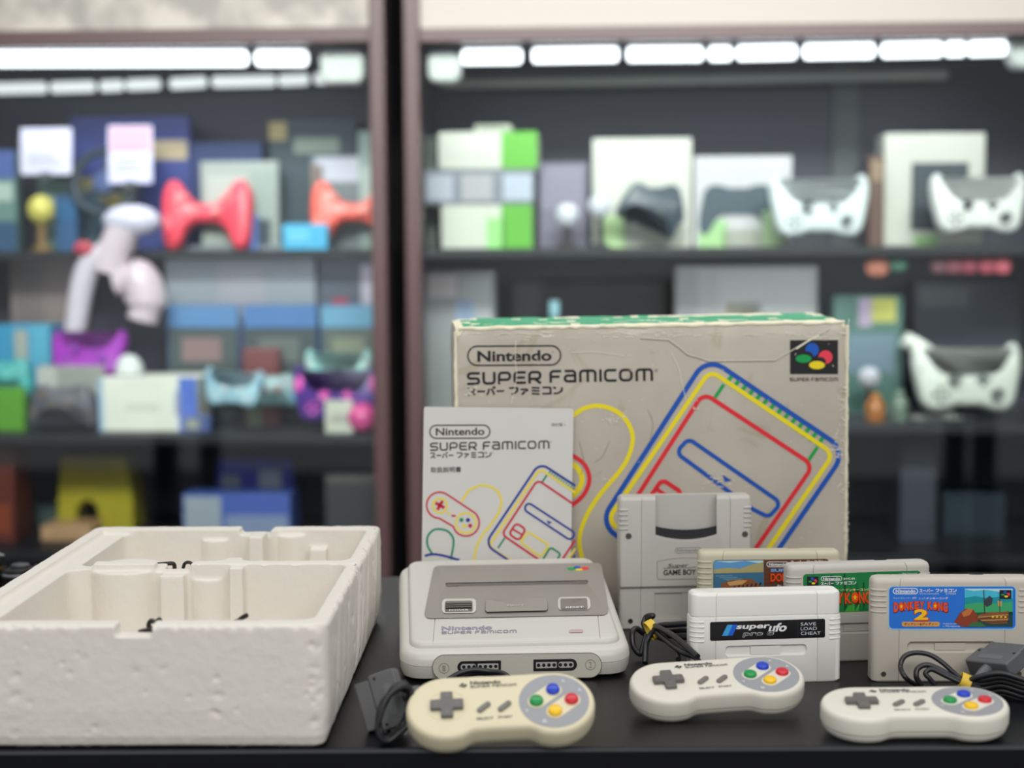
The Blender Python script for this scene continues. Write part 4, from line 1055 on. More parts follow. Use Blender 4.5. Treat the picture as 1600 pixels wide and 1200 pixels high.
pb = [PB(700, 1062, 1.225), PB(718, 1052, 1.23), PB(740, 1047, 1.232), PB(765, 1049, 1.232), PB(785, 1052, 1.228), PB(800, 1062, 1.222)]
cord(c_left, pb, .0023); cord(c_left, [PB(690, 1068, 1.222), PB(725, 1056, 1.236), PB(752, 1052, 1.238), PB(790, 1058, 1.234)], .0021)
# middle controller: folded cord with a yellow tie behind it
Z1 = 1.33
cord(c_mid, [PM(1008, 1036, 1.285), PM(1010, 1005, 1.30), PM(1018, 990, 1.31), PM(1030, 978, 1.32), PM(1050, 976, 1.33), PM(1075, 974, 1.335), PM(1100, 972, 1.335)], .0027)
cord(c_mid, [PM(1012, 968, 1.335), PM(1020, 962, 1.34), PM(1010, 964, 1.345), PM(1006, 975, 1.34), PM(1014, 985, 1.335), PM(1040, 986, 1.34), PM(1070, 984, 1.345), PM(1100, 984, 1.345)], .0026)
cord(c_mid, [PM(1006, 990, 1.33), PM(994, 982, 1.325), PM(988, 990, 1.32), PM(990, 1010, 1.315), PM(1000, 1022, 1.31), PM(1004, 1012, 1.312), PM(1010, 992, 1.32)], .0026)
cord(c_mid, [PM(1022, 984, 1.322), PM(1040, 1000, 1.305), PM(1065, 1018, 1.29), PM(1085, 1026, 1.275), PM(1092, 1034, 1.262)], .0026)
cord(c_mid, [PM(1024, 978, 1.318), PM(1050, 992, 1.30), PM(1072, 1010, 1.285), PM(1090, 1026, 1.265)], .0026)
cord(c_mid, [PM(1020, 992, 1.325), PM(1045, 1003, 1.325), PM(1058, 1012, 1.31), PM(1060, 1030, 1.285)], .0024)
cord(c_mid, [PM(1028, 992, 1.335), PM(1050, 994, 1.34), PM(1075, 996, 1.34), PM(1100, 994, 1.34)], .0024)
def tie(t, c, axis, r, w=.0045, tail=None):
    axis = Vector(axis).normalized(); u = axis.orthogonal().normalized(); v = axis.cross(u); R = []
    mb = MB()
    prof = [(r, -w), (r + .0007, -w), (r + .0009, 0), (r + .0007, w), (r, w), (r - .0002, 0)]
    for k in range(25):
        a = 2 * PI * k / 24; R.append([Vector(c) + (u * math.cos(a) + v * math.sin(a) * .8) * q + axis * z for q, z in prof])
    mb.rings(R, 0, False, False)
    return world_child(t, mb.build('cable_tie', M_tie, None))
tie(c_mid, PM(1019, 984, 1.318), (.55, .2, .25), .0088, .0038)
# right controller: two loops, tie, bundle and plug at the edge of the frame
cord(c_right, [PR(1434, 1071, 1.235), PR(1416, 1060, 1.205), PR(1407, 1042, 1.215), PR(1413, 1026, 1.218), PR(1430, 1020, 1.218), PR(1452, 1023, 1.216), PR(1472, 1035, 1.212), PR(1490, 1051, 1.206), PR(1505, 1063, 1.2), PR(1525, 1070, 1.2)], .0021)
cord(c_right, [PR(1440, 1071, 1.21), PR(1432, 1058, 1.208), PR(1434, 1045, 1.21), PR(1448, 1039, 1.21), PR(1468, 1046, 1.206), PR(1490, 1059, 1.2), PR(1508, 1066, 1.195), PR(1530, 1074, 1.195)], .0023)
cord(c_right, [PR(1462, 1071, 1.205), PR(1452, 1060, 1.205), PR(1446, 1052, 1.206), PR(1456, 1046, 1.206), PR(1478, 1056, 1.2), PR(1500, 1066, 1.196), PR(1520, 1072, 1.196)], .0021)
for k, dy in enumerate((0, 6, 12, 19, 27, 33)):
    cord(c_right, [PR(1512, 1064 + k * 1.2, 1.195 + .004 * (k % 2)), PR(1535, 1056 + dy, 1.19 + .003 * k), PR(1565, 1052 + dy, 1.185 + .003 * k), PR(1600, 1062 + dy, 1.18 + .002 * k), PR(1640, 1075 + dy * .8, 1.175)], .0023)
tie(c_right, PR(1508, 1064, 1.197), (.8, -.1, -.35), .0056, .0042)
plug(c_right, PR(1543, 1046, 1.205), (.75, .55, .36), (.58, -.8, .16))


# ------------------------------------------------------------------ foam tray
def foam_tray():
    W, D, H = .284, .410, .0935
    base = G(211, 1173); rot = (0, 0, math.radians(-.76))
    t = thing('foam_tray', 'large white polystyrene packing tray with moulded compartments at the left', 'packing tray', base, rot)
    M = MW(base, rot); fr = unproj(M, (0, 0, H - .004), (0, 0, 1)); inv = M.inverted()
    m = mat('polystyrene', (229, 223, 213), .7)
    nt = m.node_tree; bs = nt.nodes['Principled BSDF']; tc = nt.nodes.new('ShaderNodeTexCoord')
    vo = nt.nodes.new('ShaderNodeTexVoronoi'); vo.inputs['Scale'].default_value = 260; n2 = nt.nodes.new('ShaderNodeTexNoise'); n2.inputs['Scale'].default_value = 90; n2.inputs['Detail'].default_value = 5
    bp = nt.nodes.new('ShaderNodeBump'); bp.inputs['Strength'].default_value = .07; bp.inputs['Distance'].default_value = .002
    b2 = nt.nodes.new('ShaderNodeBump'); b2.inputs['Strength'].default_value = .08; b2.inputs['Distance'].default_value = .002
    nt.links.new(tc.outputs['Object'], vo.inputs['Vector']); nt.links.new(tc.outputs['Object'], n2.inputs['Vector'])
    nt.links.new(vo.outputs['Distance'], bp.inputs['Height']); nt.links.new(n2.outputs['Fac'], b2.inputs['Height'])
    nt.links.new(bp.outputs['Normal'], b2.inputs['Normal']); nt.links.new(b2.outputs['Normal'], bs.inputs['Normal'])
    bs.inputs['Subsurface Weight'].default_value = .12; bs.inputs['Subsurface Radius'].default_value = (.01, .009, .008); bs.inputs['Subsurface Scale'].default_value = .5
    o = [Vector(p) for p in rrect(-W / 2, W / 2, 0, D, .012, 6)]
    ring = lambda d, z: [Vector((p.x, p.y, z)) for p in inset(o, d)]
    body = MB().rings([ring(.010, 0), ring(.004, .003), ring(.0015, .010), ring(0, .03), ring(0, H - .002), ring(.002, H)]).build('foam_body', m, t, smooth=0)
    X = lambda px, py: fr(px, py).x
    fl = .012; top = H + .03
    def well(x0, x1, y0, y1, r=.01, z=fl): return MB().prism(rrect(x0, x1, y0, y1, r, 5), 'z', z, top)
    ydv = .222
    xr = W / 2 - .0125; xl = -W / 2 + .030
    cs = [well(xl, xr, .0165, ydv, .012),                                   # front compartment
          well(xl + .004, .020, ydv + .014, D - .019, .012, .030),          # rear left
          well(.034, xr, ydv + .014, D - .019, .012, .026),                 # rear right
          MB().box(X(181, 984), X(238, 984), -.02, .03, H - .0092, top),    # finger notch in the front wall
          MB().box(-.038, -.006, ydv - .01, ydv + .03, H - .0068, top),     # notch in the divider
          MB().box(.004, .036, D - .03, D + .02, H - .0055, top),           # notch in the rear wall
          MB().box(-W / 2 + .012, xl + .02, .03, D - .02, H - .0045, top),  # step along the left rim
          MB().box(.012, .040, ydv + .03, D - .06, .040, top)]
    for c in cs: cut(body, c, ang=0)
    # columns and rounded pockets that stand in the wells
    add = MB()
    add.box(-.030, -.010, ydv - .014, ydv + .004, fl - .004, H - .008); add.box(.029, .041, ydv - .012, ydv + .004, fl - .004, H - .0012)
    add.cyl((-.066, ydv + .020, fl - .004), .034, H - .002 - fl, 36); add.cyl((.008, ydv + .016, fl - .004), .022, H - .009 - fl, 30)
    add.cyl((.055, D - .006, fl), .020, H - .006 - fl, 30); add.cyl((-.02, D - .008, fl), .018, H - .010 - fl, 30); add.box(.074, .090, D - .03, D - .012, fl, H - .018)
    a = add.build('extra', m, t, smooth=0)
    md = body.modifiers.new('join', 'BOOLEAN'); md.operation = 'UNION'; md.object = a; md.solver = 'EXACT'; bake(body, 0); B.objects.remove(a)
    md = body.modifiers.new('vox', 'REMESH'); md.mode = 'VOXEL'; md.voxel_size = .0015
    sm = body.modifiers.new('smooth', 'SMOOTH'); sm.factor = .4; sm.iterations = 1
    for nm, sz, st in (('lumps', .035, .0009), ('grain', .006, .0006)):
        tx = B.textures.new(nm, 'CLOUDS'); tx.noise_scale = sz; tx.noise_depth = 2
        dm = body.modifiers.new(nm, 'DISPLACE'); dm.texture = tx; dm.texture_coords = 'LOCAL'; dm.strength = st; dm.mid_level = .5
    bake(body, 0)
    for p in body.data.polygons: p.use_smooth = True
    # dents, chips and scraped ribs on the walls
    R = random.Random(8); me = body.data
    marks = []
    for k in range(26): marks.append((Vector((R.uniform(-W / 2, W / 2), 0, R.uniform(.004, H - .012))), R.uniform(.001, .0032), R.uniform(.0006, .0016)))
    for k in range(16): marks.append((Vector((R.choice((-.135, -.09, -.088, -.05, .06, .061)) + R.uniform(-.003, .003), 0, R.uniform(.006, H - .02))), R.uniform(.0015, .003), R.uniform(.0008, .0016)))
    for k in range(60): marks.append((Vector((W / 2, R.uniform(.01, D - .01), R.uniform(.004, H - .004))), R.uniform(.001, .004), R.uniform(.0006, .0020)))
    for k in range(90): marks.append((Vector((R.uniform(-W / 2, W / 2), R.choice((0, 0, ydv, D)), H)), R.uniform(.0012, .003), R.uniform(.0008, .0026)))
    for k in range(60): marks.append((Vector((W / 2, R.uniform(0, D), H)), R.uniform(.0012, .0035), R.uniform(.0008, .0030)))
    for k in range(40): marks.append((Vector((R.uniform(W / 2 - .012, W / 2), 0, R.uniform(.003, H))), R.uniform(.0012, .003), R.uniform(.0008, .0022)))
    ribs = [(R.uniform(.03, D - .03), R.uniform(.003, .006), R.uniform(.0006, .0016)) for _ in range(18)]
    cen = Vector((0, D / 2, H / 2))
    for v in me.vertices:
        c = v.co
        for q, r, d in marks:
            dx = c.x - q.x
            if abs(dx) > r * 2: continue
            e = (c - q).length_squared / (r * r)
            if e < 4: v.co = v.co + (cen - c).normalized() * d * math.exp(-e)
        if c.x > W / 2 - .004:
            for y, wd, d in ribs:
                yy = y + (c.z - .04) * .35
                e = ((c.y - yy) / wd) ** 2
                if e < 4: v.co.x -= d * math.exp(-e)
        if c.z < .0008: v.co.z = 0.0004
    return t, M
tray, TM = foam_tray()

def twist(pts, label, r=.0013):
    o = MB().tube(catmull(pts, 8), r, 8).build('twist_tie', mat('tie_black', (34, 31, 30), .5), None, smooth=60)
    c = Vector(pts[0]); o.data.transform(Matrix.Translation(-c)); o.location = c
    return tag(o, label, 'twist tie', 'black twist ties left in the foam tray')
tw = lambda x, y, z: TM @ Vector((x, y, z))
def zat(px, py, yl):
    """tray-local point seen at a pixel on the plane y = yl"""
    return TM @ unproj(TM, (0, yl, 0), (0, 1, 0))(px, py)
twist([tw(.0, .070, .0135), zat(226, 1010, .060), zat(238, 986, .055), zat(232, 978, .053), zat(236, 970, .052), zat(243, 972, .052), zat(249, 968, .053), zat(252, 975, .056)], 'bent black twist tie showing at the notch in the front wall of the tray', .0018)
twist([zat(217, 988, .036), zat(228, 985, .036), zat(240, 986, .036), zat(250, 1010, .05), tw(.02, .07, .0135)], 'short black twist tie lying flat across the notch of the front tray wall', .0018)
twist([tw(.088, .090, .0135), zat(360, 990, .075), zat(374, 969, .065), zat(386, 961, .062)], 'short black twist tie slanting over the right half of the front tray wall', .0019)
twist([zat(246, 882, .256), zat(258, 881, .256), zat(271, 881, .257), zat(273, 890, .262)], 'straight black twist tie end behind the notch of the foam divider', .0019)
twist([zat(286, 888, .256)] + [zat(294 + 7 * math.cos(a), 885 - 6.5 * math.sin(a), .256) for a in [PI * k / 6 for k in range(6, -1, -1)]] + [zat(303, 892, .26)], 'curled black twist tie loop behind the notch of the foam divider', .0015)

# ------------------------------------------------------------------ dark lens at the left edge
def lens():
    c = G(36, 935); c.x -= .002; sc = 1.0
    t = thing('camera_lens', 'black ribbed lens standing behind the tray at the left edge', 'lens', c)
    H = (P(36, 884, (c - CAM).dot(_fw)).z - TZ)
    r = .0195
    MB().lathe([(r, 0), (r, .004), (r * .96, .005), (r * .96, H - .014), (r, H - .012), (r, H - .003), (r * .97, H - .001), (r * .8, H), (r * .78, H - .002), (.001, H - .002)], 40).build('barrel', mat('lens_black', (20, 20, 22), .3), t)
    MB().lathe([(r * 1.005, H - .009), (r * 1.02, H - .008), (r * 1.02, H - .0065), (r * 1.005, H - .0055)], 40).build('silver_ring', mat('lens_silver', (170, 172, 174), .25, metal=.9), t)
    MB().lathe([(r * .52, H - .0022), (r * .52, H + .001), (r * .46, H + .0025), (.0005, H + .003)], 30).build('cap', mat('lens_cap', (48, 48, 52), .3), t)
    g = MB()
    for k in range(32):
        a = 2 * PI * k / 32; g.box(-.0006, .0006, r * .955, r * .985, .008, H - .016); n = 8
        for q in range(len(g.v) - 8, len(g.v)):
            x, y, z = g.v[q]; g.v[q] = (x * math.cos(a) - y * math.sin(a), x * math.sin(a) + y * math.cos(a), z)
    g.build('grip_ring', mat('lens_grip', (30, 30, 32), .5), t)
    g2 = c + Vector((-.036, .01, 0))
    t2 = thing('camera_lens', 'second black lens with gold ring, cut by the left edge', 'lens', g2)
    MB().lathe([(.016, 0), (.016, .03), (.0155, .044), (.012, .046), (.001, .046)], 36).build('barrel', mat('lens_black', (1, 1, 1)), t2)
    MB().lathe([(.0161, .030), (.0165, .031), (.0165, .0322), (.0161, .033)], 36).build('gold_ring', mat('lens_gold', (180, 140, 60), .3, metal=.9), t2)
lens()
# ------------------------------------------------------------------ room and display cabinets
CY = math.radians(-3.0); CD = 3.05                        # cabinet yaw and distance of its glass
C0 = P(800, 600, CD); C0.z = 0
CM = Matrix.Translation(C0) @ Euler((0, 0, CY)).to_matrix().to_4x4()
CI = CM.inverted()
def cu(px, py, d):
    """pixel -> cabinet space (x, z) on the plane d behind the glass"""
    p = unproj(CM, (0, d, 0), (0, 1, 0))(px, py); return p.x, p.z
def cw(x, d, z): return CM @ Vector((x, d, z))
def room():
    fl = MB().box(-4, 4, -2, 5, -.02, 0).build('floor', mat('floor_tile', (70, 70, 72), .5, var=.1, vscale=4), None); fl['kind'] = 'structure'
    wl = MB().box(-4, 4, 0, .1, 0, 3.0).build('wall_back', mat('wall_cream', (214, 208, 192), .7, var=.04, vscale=3), None); wl['kind'] = 'structure'
    wl.location = cw(0, .62, 0); wl.rotation_euler = (0, 0, CY)
room()
ZS1 = cu(1100, 386, .03)[1]; ZS2L = cu(300, 680, .03)[1]; ZS2R = cu(1450, 664, .03)[1]; ZS3 = cu(300, 862, .03)[1]
ZT = cu(800, 40, 0)[1]
M_fr = mat('brown_frame', (64, 44, 44), .45, var=.06, vscale=20); M_in = mat('cabinet_dark', (46, 48, 62), .5, var=.08, vscale=8); M_sh = mat('shelf_black', (22, 24, 30), .45)
M_hd = mat('header_cream', (158, 154, 146), .6)
def mottled():
    m = B.materials.new('header_mottled'); m.use_nodes = True; nt = m.node_tree; bs = nt.nodes['Principled BSDF']; bs.inputs['Roughness'].default_value = .6
    tc = nt.nodes.new('ShaderNodeTexCoord'); n = nt.nodes.new('ShaderNodeTexNoise'); n.inputs['Scale'].default_value = 11; n.inputs['Detail'].default_value = 5
    r = nt.nodes.new('ShaderNodeValToRGB'); r.color_ramp.elements[0].position = .42; r.color_ramp.elements[1].position = .6
    r.color_ramp.elements[0].color = (*lin((122, 120, 115)), 1); r.color_ramp.elements[1].color = (*lin((158, 155, 145)), 1)
    nt.links.new(tc.outputs['Object'], n.inputs['Vector']); nt.links.new(n.outputs['Fac'], r.inputs['Fac']); nt.links.new(r.outputs['Color'], bs.inputs['Base Color']); return m
def glassmat():
    m = B.materials.new('pane_glass'); m.use_nodes = True; nt = m.node_tree; nt.nodes.remove(nt.nodes['Principled BSDF'])
    out = nt.nodes['Material Output']; tr = nt.nodes.new('ShaderNodeBsdfTransparent'); gl = nt.nodes.new('ShaderNodeBsdfGlossy'); gl.inputs['Roughness'].default_value = .02
    tr.inputs['Color'].default_value = (.93, .96, .955, 1)
    fr = nt.nodes.new('ShaderNodeFresnel'); fr.inputs['IOR'].default_value = 1.5; mx = nt.nodes.new('ShaderNodeMixShader')
    nt.links.new(fr.outputs['Fac'], mx.inputs['Fac']); nt.links.new(tr.outputs['BSDF'], mx.inputs[1]); nt.links.new(gl.outputs['BSDF'], mx.inputs[2]); nt.links.new(mx.outputs['Shader'], out.inputs['Surface']); return m
M_gl = glassmat()
M_tube = mat('tube_light', (248, 250, 255), .4, emit=3.2); M_glow = mat('reflected_glow', (236, 240, 238), .4, emit=.9)
DEP = .50
def cabinet(name_label, xa, xb, px_l, px_r, side):
    """xa..xb inner edges of the opening in cabinet space; the frame stands outside them"""
    t = thing('display_cabinet', name_label, 'display cabinet', C0, (0, 0, CY))
    fw = .030; zr0, zr1 = cu(300 if side < 0 else 1100, 70 if side < 0 else 62, 0)[1], cu(300 if side < 0 else 1100, 46 if side < 0 else 40, 0)[1]
    zhead = zr1 + .32
    o0, o1 = xa - fw, xb + fw
    MB().box(o0, xa, -.015, .03, .06, zhead).build('frame_post', M_fr, t, bevel=.002); MB().box(xb, o1, -.015, .03, .06, zhead).build('frame_post', M_fr, t, bevel=.002)
    MB().box(xa, xb, -.012, .028, zr0, zr1).build('top_rail', M_fr, t, bevel=.002); MB().box(xa, xb, -.012, .028, .06, .16).build('bottom_rail', M_fr, t, bevel=.002)
    MB().box(xa, xb, .004, .02, zr1, zhead).build('header_panel', mottled() if side < 0 else M_hd, t)
    MB().box(o0, o1, DEP, DEP + .015, 0, zhead).build('back_panel', M_in, t)
    for x in (o0, o1 - .012): MB().box(x, x + .012, .031, DEP, 0, zhead).build('side_panel', M_sh, t)
    MB().box(o0 + .013, o1 - .013, .031, DEP - .001, zr0 + .012, zr0 + .03).build('ceiling_panel', M_in, t)
    MB().box(o0 + .013, o1 - .013, .0, DEP, .0, .05).build('plinth', M_sh, t)
    sh = [ZS1, ZS2L if side < 0 else ZS2R, ZS3]
    for z in sh: MB().box(o0 + .013, o1 - .013, .24 if (side < 0 and z == ZS1) else .03, DEP - .001, z - .018, z).build('shelf', M_sh, t, bevel=.001)
    MB().box(xa + .001, xb - .001, .012, .016, .161, zr0 - .001).build('glass_pane', M_gl, t)
    return t, zr0, sh
xl1 = cu(581, 300, 0)[0]; xr0 = cu(658, 300, 0)[0]
cabL, zL, shL = cabinet('brown framed display cabinet at the left with controllers, cards and game cases', xl1 - 1.12, xl1, 0, 0, -1)
cabR, zR, shR = cabinet('brown framed display cabinet at the right with white gamepads and cartons', xr0, xr0 + 1.32, 0, 0, 1)
def tubes(t, segs, d, r, m, name):
    for (xa, ya, xb, yb) in segs:
        a = cu(xa, ya, d); b = cu(xb, yb, d)
        MB().tube([(a[0], d, a[1]), (a[0] + .004, d, a[1]), (b[0] - .004, d, b[1]), (b[0], d, b[1])], [r * .6, r, r, r * .6], 12).build(name, m, t)
tubes(cabL, ((-70, 92, 386, 91), (400, 91, 480, 91)), .10, .0155, M_tube, 'light_tube')
tubes(cabR, ((722, 89, 815, 88), (832, 87, 966, 85), (980, 85, 1098, 84), (1108, 84, 1143, 83.5), (1152, 83, 1244, 81), (1256, 81, 1366, 79), (1378, 79, 1472, 77), (1478, 77, 1508, 76.5), (1514, 76.5, 1572, 75)), .10, .0145, M_tube, 'light_tube')
tubes(cabL, ((-70, 140, 72, 137), (80, 137, 148, 135), (157, 135, 192, 133.5), (198, 133, 250, 131), (266, 131, 322, 128), (332, 128, 430, 126), (436, 126, 482, 124), (492, 123, 522, 122)), .42, .0125, M_glow, 'reflected_glow_strip')  # dimly glowing segments stand in for the reflection of the tubes
tubes(cabR, ((690, 131, 1100, 124), (1100, 124, 1482, 116)), .42, .0125, mat('rail_grey', (150, 152, 148), .5), 'hanging_rail')
for t, x, w in ((cabL, xl1 - .45, .85), (cabR, xr0 + .62, 1.15)):
    p = cw(x, .16, zL - .03); o = area('cabinet_tube_light', p, p + Vector((0, .04, -1)), w, .06, 1.9, (.92, .96, 1.0))
    p = cw(x, .085 if t is cabR else .26, ZS1 - .025); area('shelf_fill_light', p, p + Vector((0, .10, -.35)), w, .03, 2.0 if t is cabR else .55, (.95, .97, 1.0))  # added fill below the upper shelf, without a fixture, to brighten the stock

def fitting(t, r, d):
    a = cu(r[0], r[3], d); b = cu(r[1], r[2], d)
    MB().prism(rrect(a[0], b[0], a[1], b[1], .018, 6), 'y', d, d + .05).build('light_fitting', mat('fitting_white', (196, 200, 196), .4), t, bevel=.006)
fitting(cabL, (500, 568, 76, 130), .04); fitting(cabR, (668, 718, 78, 128), .04); fitting(cabR, (1580, 1640, 60, 106), .04)
a = cu(1300, 300, DEP - .01); b = cu(1342, 150, DEP - .01)
MB().box(a[0], b[0], DEP - .012, DEP - .0005, ZS1 + .001, zR + .01).build('back_strip', mat('strip_grey', (74, 80, 82), .5), cabR)
# ------------------------------------------------------------------ stock in the cabinets
ZD = {'1': ZS1, '2': ZS2L, '2r': ZS2R, '3': ZS3}
def spot(px0, px1, pyt, d, shelf, pyb=None):
    xa = cu(px0, 400, d)[0]; xb = cu(px1, 400, d)[0]; zt = cu((px0 + px1) / 2, pyt, d)[1]
    zb = ZD[shelf] if shelf else cu((px0 + px1) / 2, pyb, d)[1]
    return (xa + xb) / 2, xb - xa, zb, zt - zb
_n = [0]
def bm_(col, rough=.45): 
    return mat('stock_%d_%d_%d' % tuple(int(v) for v in col), col, rough, var=.06, vscale=14)
def carton_item(label, cat, r, d, shelf, col, panels=(), dep=.10, name='product_carton', group=None, pyb=None, rz=0):
    """r = (px0, px1, py top); panels = (u0, u1, v0, v1, colour) printed areas of the front"""
    x, w, zb, h = spot(r[0], r[1], r[2], d, shelf, pyb)
    t = thing(name, label, cat, cw(x, d, zb), (0, 0, CY + rz), group)
    MB().box(-w / 2, w / 2, 0, dep, 0, h).build('carton', bm_(col), t, bevel=.002)
    for (u0, u1, v0, v1, c) in panels:
        MB().box(-w / 2 + u0 * w, -w / 2 + u1 * w, -.0012, -.0002, v0 * h, v1 * h).build('printed_panel', bm_(c), t)
    return t
def gp_outline(k=1.0):
    half = [(0, .27), (.12, .27), (.2, .30), (.33, .31), (.42, .24), (.465, .08), (.5, -.14), (.49, -.27), (.43, -.33), (.36, -.28), (.27, -.13), (.2, -.085), (.1, -.075), (0, -.075)]
    r = catmull([Vector((x, y, 0)) for x, y in half], 4)
    pts = [(p.x, p.y) for p in r]; pts += [(-x, y) for x, y in reversed(pts[1:-1])]
    return [Vector(p) for p in reversed(pts)]
GP = gp_outline()
def gp_lobed():
    half = [(0, .10), (.12, .12), (.22, .22), (.33, .36), (.44, .34), (.5, .18), (.5, -.12), (.47, -.34), (.39, -.42), (.29, -.36), (.22, -.20), (.12, -.12), (0, -.11)]
    r = catmull([Vector((x, y, 0)) for x, y in half], 4); pts = [(p.x, p.y) for p in r]; pts += [(-x, y) for x, y in reversed(pts[1:-1])]
    return [Vector(p) for p in reversed(pts)]
GPL = gp_lobed()
def gamepad(label, cx, cy, wpx, d, col, up=True, stick=(40, 42, 48), group='gamepads on display in the cabinets', acc=None, tilt=-8, roll=0, shelf=None, grip=None, shape=None):
    """a gamepad shown upright, face to the glass; up = grips pointing up"""
    x, z = cu(cx, cy, d); w = cu(cx + wpx / 2, cy, d)[0] - cu(cx - wpx / 2, cy, d)[0]
    t = thing('gamepad', label, 'gamepad', cw(x, d, z), (math.radians(90 + tilt), math.radians(roll), CY), group)
    s = -1 if up else 1
    def ring(ins, zz): return [Vector((p.x * w * s, p.y * w * s, zz * w)) for p in inset(shape or GP, ins)]
    b = MB().rings([ring(.05, -.20), ring(.02, -.17), ring(.004, -.12), ring(0, -.05), ring(.012, .0), ring(.035, .03), ring(.06, .04)]).build('body', bm_(col, .35), t, smooth=60)
    if grip:
        g = MB()
        for q in (-1, 1): g.ellipsoid((q * .415 * w * s, -.12 * w * s, -.06 * w), .085 * w, .19 * w, .115 * w, 16, 10)
        g.build('grip', bm_(grip, .5), t, smooth=60)
    sm = bm_(stick, .4)
    for q, (sx, sy) in enumerate(((-.26, .16), (.13, .02))):
        MB().lathe([(.062 * w, .03 * w), (.062 * w, .055 * w), (.035 * w, .06 * w), (.035 * w, .09 * w), (.058 * w, .095 * w), (.055 * w, .115 * w), (.001, .105 * w)], 18, 0, (sx * w * s, sy * w * s, 0)).build('thumbstick', sm, t)
    dp = MB().box(-.06 * w, .06 * w, -.02 * w, .02 * w, .03 * w, .06 * w).box(-.02 * w, .02 * w, -.06 * w, .06 * w, .03 * w, .0602 * w)
    for i, v in enumerate(dp.v): dp.v[i] = (v[0] + -.13 * w * s, v[1] + .02 * w * s, v[2])
    dp.build('direction_pad', sm, t)
    for q in range(4):
        a = q * PI / 2
        MB().cyl(((.26 + .055 * math.cos(a)) * w * s, (.16 + .055 * math.sin(a)) * w * s, .03 * w), .024 * w, .028 * w, 12).build('button', bm_(acc if acc else stick, .4), t)
    return t
GR = (112, 118, 116)
# --- left cabinet, upper shelf
carton_item('blue and gold game carton behind the two price cards', 'carton', (115, 300, 182), 0.393, '1', (40, 52, 118), ((.05, .3, .35, .55, (150, 140, 96)), (.66, .98, .68, .82, (168, 152, 122)), (.1, .55, .1, .3, (34, 74, 120))), dep=.035)
MBk = thing('steering_wheel', 'dark game steering wheel standing before the blue carton', 'steering wheel', cw(*[cu(165, 285, .30)[0], .30, cu(165, 285, .30)[1]]), (math.radians(78), 0, CY))
MB().tube([(.070 * math.cos(a), .070 * math.sin(a), 0) for a in [2 * PI * k / 40 for k in range(40)]], .010, 10, closed=True).build('rim', mat('wheel_dark', (28, 44, 56), .5), MBk)
MB().lathe([(.024, -.012), (.028, 0), (.024, .012), (.001, .014)], 24).build('hub', mat('wheel_hub', (44, 62, 110), .5), MBk)
for a in (0, 120, 240):
    c, s = math.cos(math.radians(a + 90)), math.sin(math.radians(a + 90)); MB().tube([(c * .02, s * .02, 0), (c * .064, s * .064, 0)], .006, 8).build('spoke', mat('wheel_dark', (1, 1, 1)), MBk)
def card(label, r, yb, d, col, head=None):
    xa, za = cu(r[0], r[2], d); xb, zb = cu(r[1], yb, d)
    t = thing('price_card', label, 'price card', cw((xa + xb) / 2, d, zb), (math.radians(-4), 0, CY), 'price cards in the left cabinet')
    w, h = xb - xa, za - zb
    MB().prism(rrect(-w / 2, w / 2, 0, h, .004, 3), 'y', 0, .002).build('card', bm_(col), t)
    if head: MB().box(-w / 2 + .004, w / 2 - .004, -.001, -.0002, h * .55, h * .97).build('printed_heading', bm_(head), t)
    k = MB()
    for q in range(3): k.box(-w * .34, w * (.34 - .1 * q), -.001, -.0002, h * (.2 + .1 * q), h * (.235 + .1 * q))
    k.build('printed_line', bm_((150, 150, 190)), t)
    MB().box(-.012, .012, -.006, .012, -.012, .004).build('card_clip', bm_((60, 62, 70)), t)
card('plain lilac white price card on the upper left shelf', (30, 112, 200), 272, .27, (198, 194, 216))
card('lilac price card with a pink heading on the upper left shelf', (167, 238, 196), 286, .27, (196, 192, 220), (196, 150, 166))
carton_item('green and white striped pack at the far left end of the upper shelf', 'carton', (-22, 28, 235), 0.331, '1', (96, 128, 120), ((0, 1, .72, 1, (70, 90, 150)), (.1, .9, .5, .68, (166, 182, 172)), (0, 1, 0, .3, (40, 74, 106))), dep=.035)
carton_item('blue boxed accessory standing right of the yellow ball', 'carton', (88, 122, 304), 0.318, '1', (36, 80, 122), ((.1, .9, .55, .9, (26, 90, 138)),), dep=.035)
carton_item('pale green carton under the plain price card', 'carton', (62, 112, 282), 0.368, '1', (112, 142, 132), ((.2, .9, .3, .8, (158, 176, 164)),), dep=.035)
carton_item('small dark teal carton with a crimson corner behind the wheel', 'carton', (108, 160, 300), 0.386, '1', (42, 70, 84), ((0, .4, .6, 1, (150, 40, 76)),), dep=.035)
def ball(label, cx, cy, dia, d, col, base):
    x, z = cu(cx, cy, d); r = dia / 2 / FPX * (CD + d)
    t = thing('ball_top_stand', label, 'novelty stand', cw(x, d, ZS1), (0, 0, CY))
    MB().ellipsoid((0, 0, z - ZS1), r, r, r * 1.1, 24, 16).build('ball', bm_(col, .35), t, smooth=60)
    MB().lathe([(r * .8, 0), (r * .8, .006), (r * .35, .012), (r * .3, z - ZS1 - r * .8)], 24).build('stand', bm_(base), t)
ball('yellow ball on a brown foot at the left end of the upper shelf', 64, 328, 42, .285, (196, 186, 92), (120, 92, 50))
carton_item('small cream and yellow pack behind the white moulded stand', 'carton', (172, 210, 292), 0.368, '1', (184, 176, 132), ((.0, .5, .3, .8, (190, 176, 84)),), dep=.035)
carton_item('grey green carton behind the red gamepad', 'carton', (316, 436, 252), 0.343, '1', (150, 158, 152), ((.08, .6, .2, .85, (166, 172, 166)), (.64, .96, .1, .9, (140, 152, 146)), (.62, .9, 0, .35, (60, 72, 84))), dep=.035)
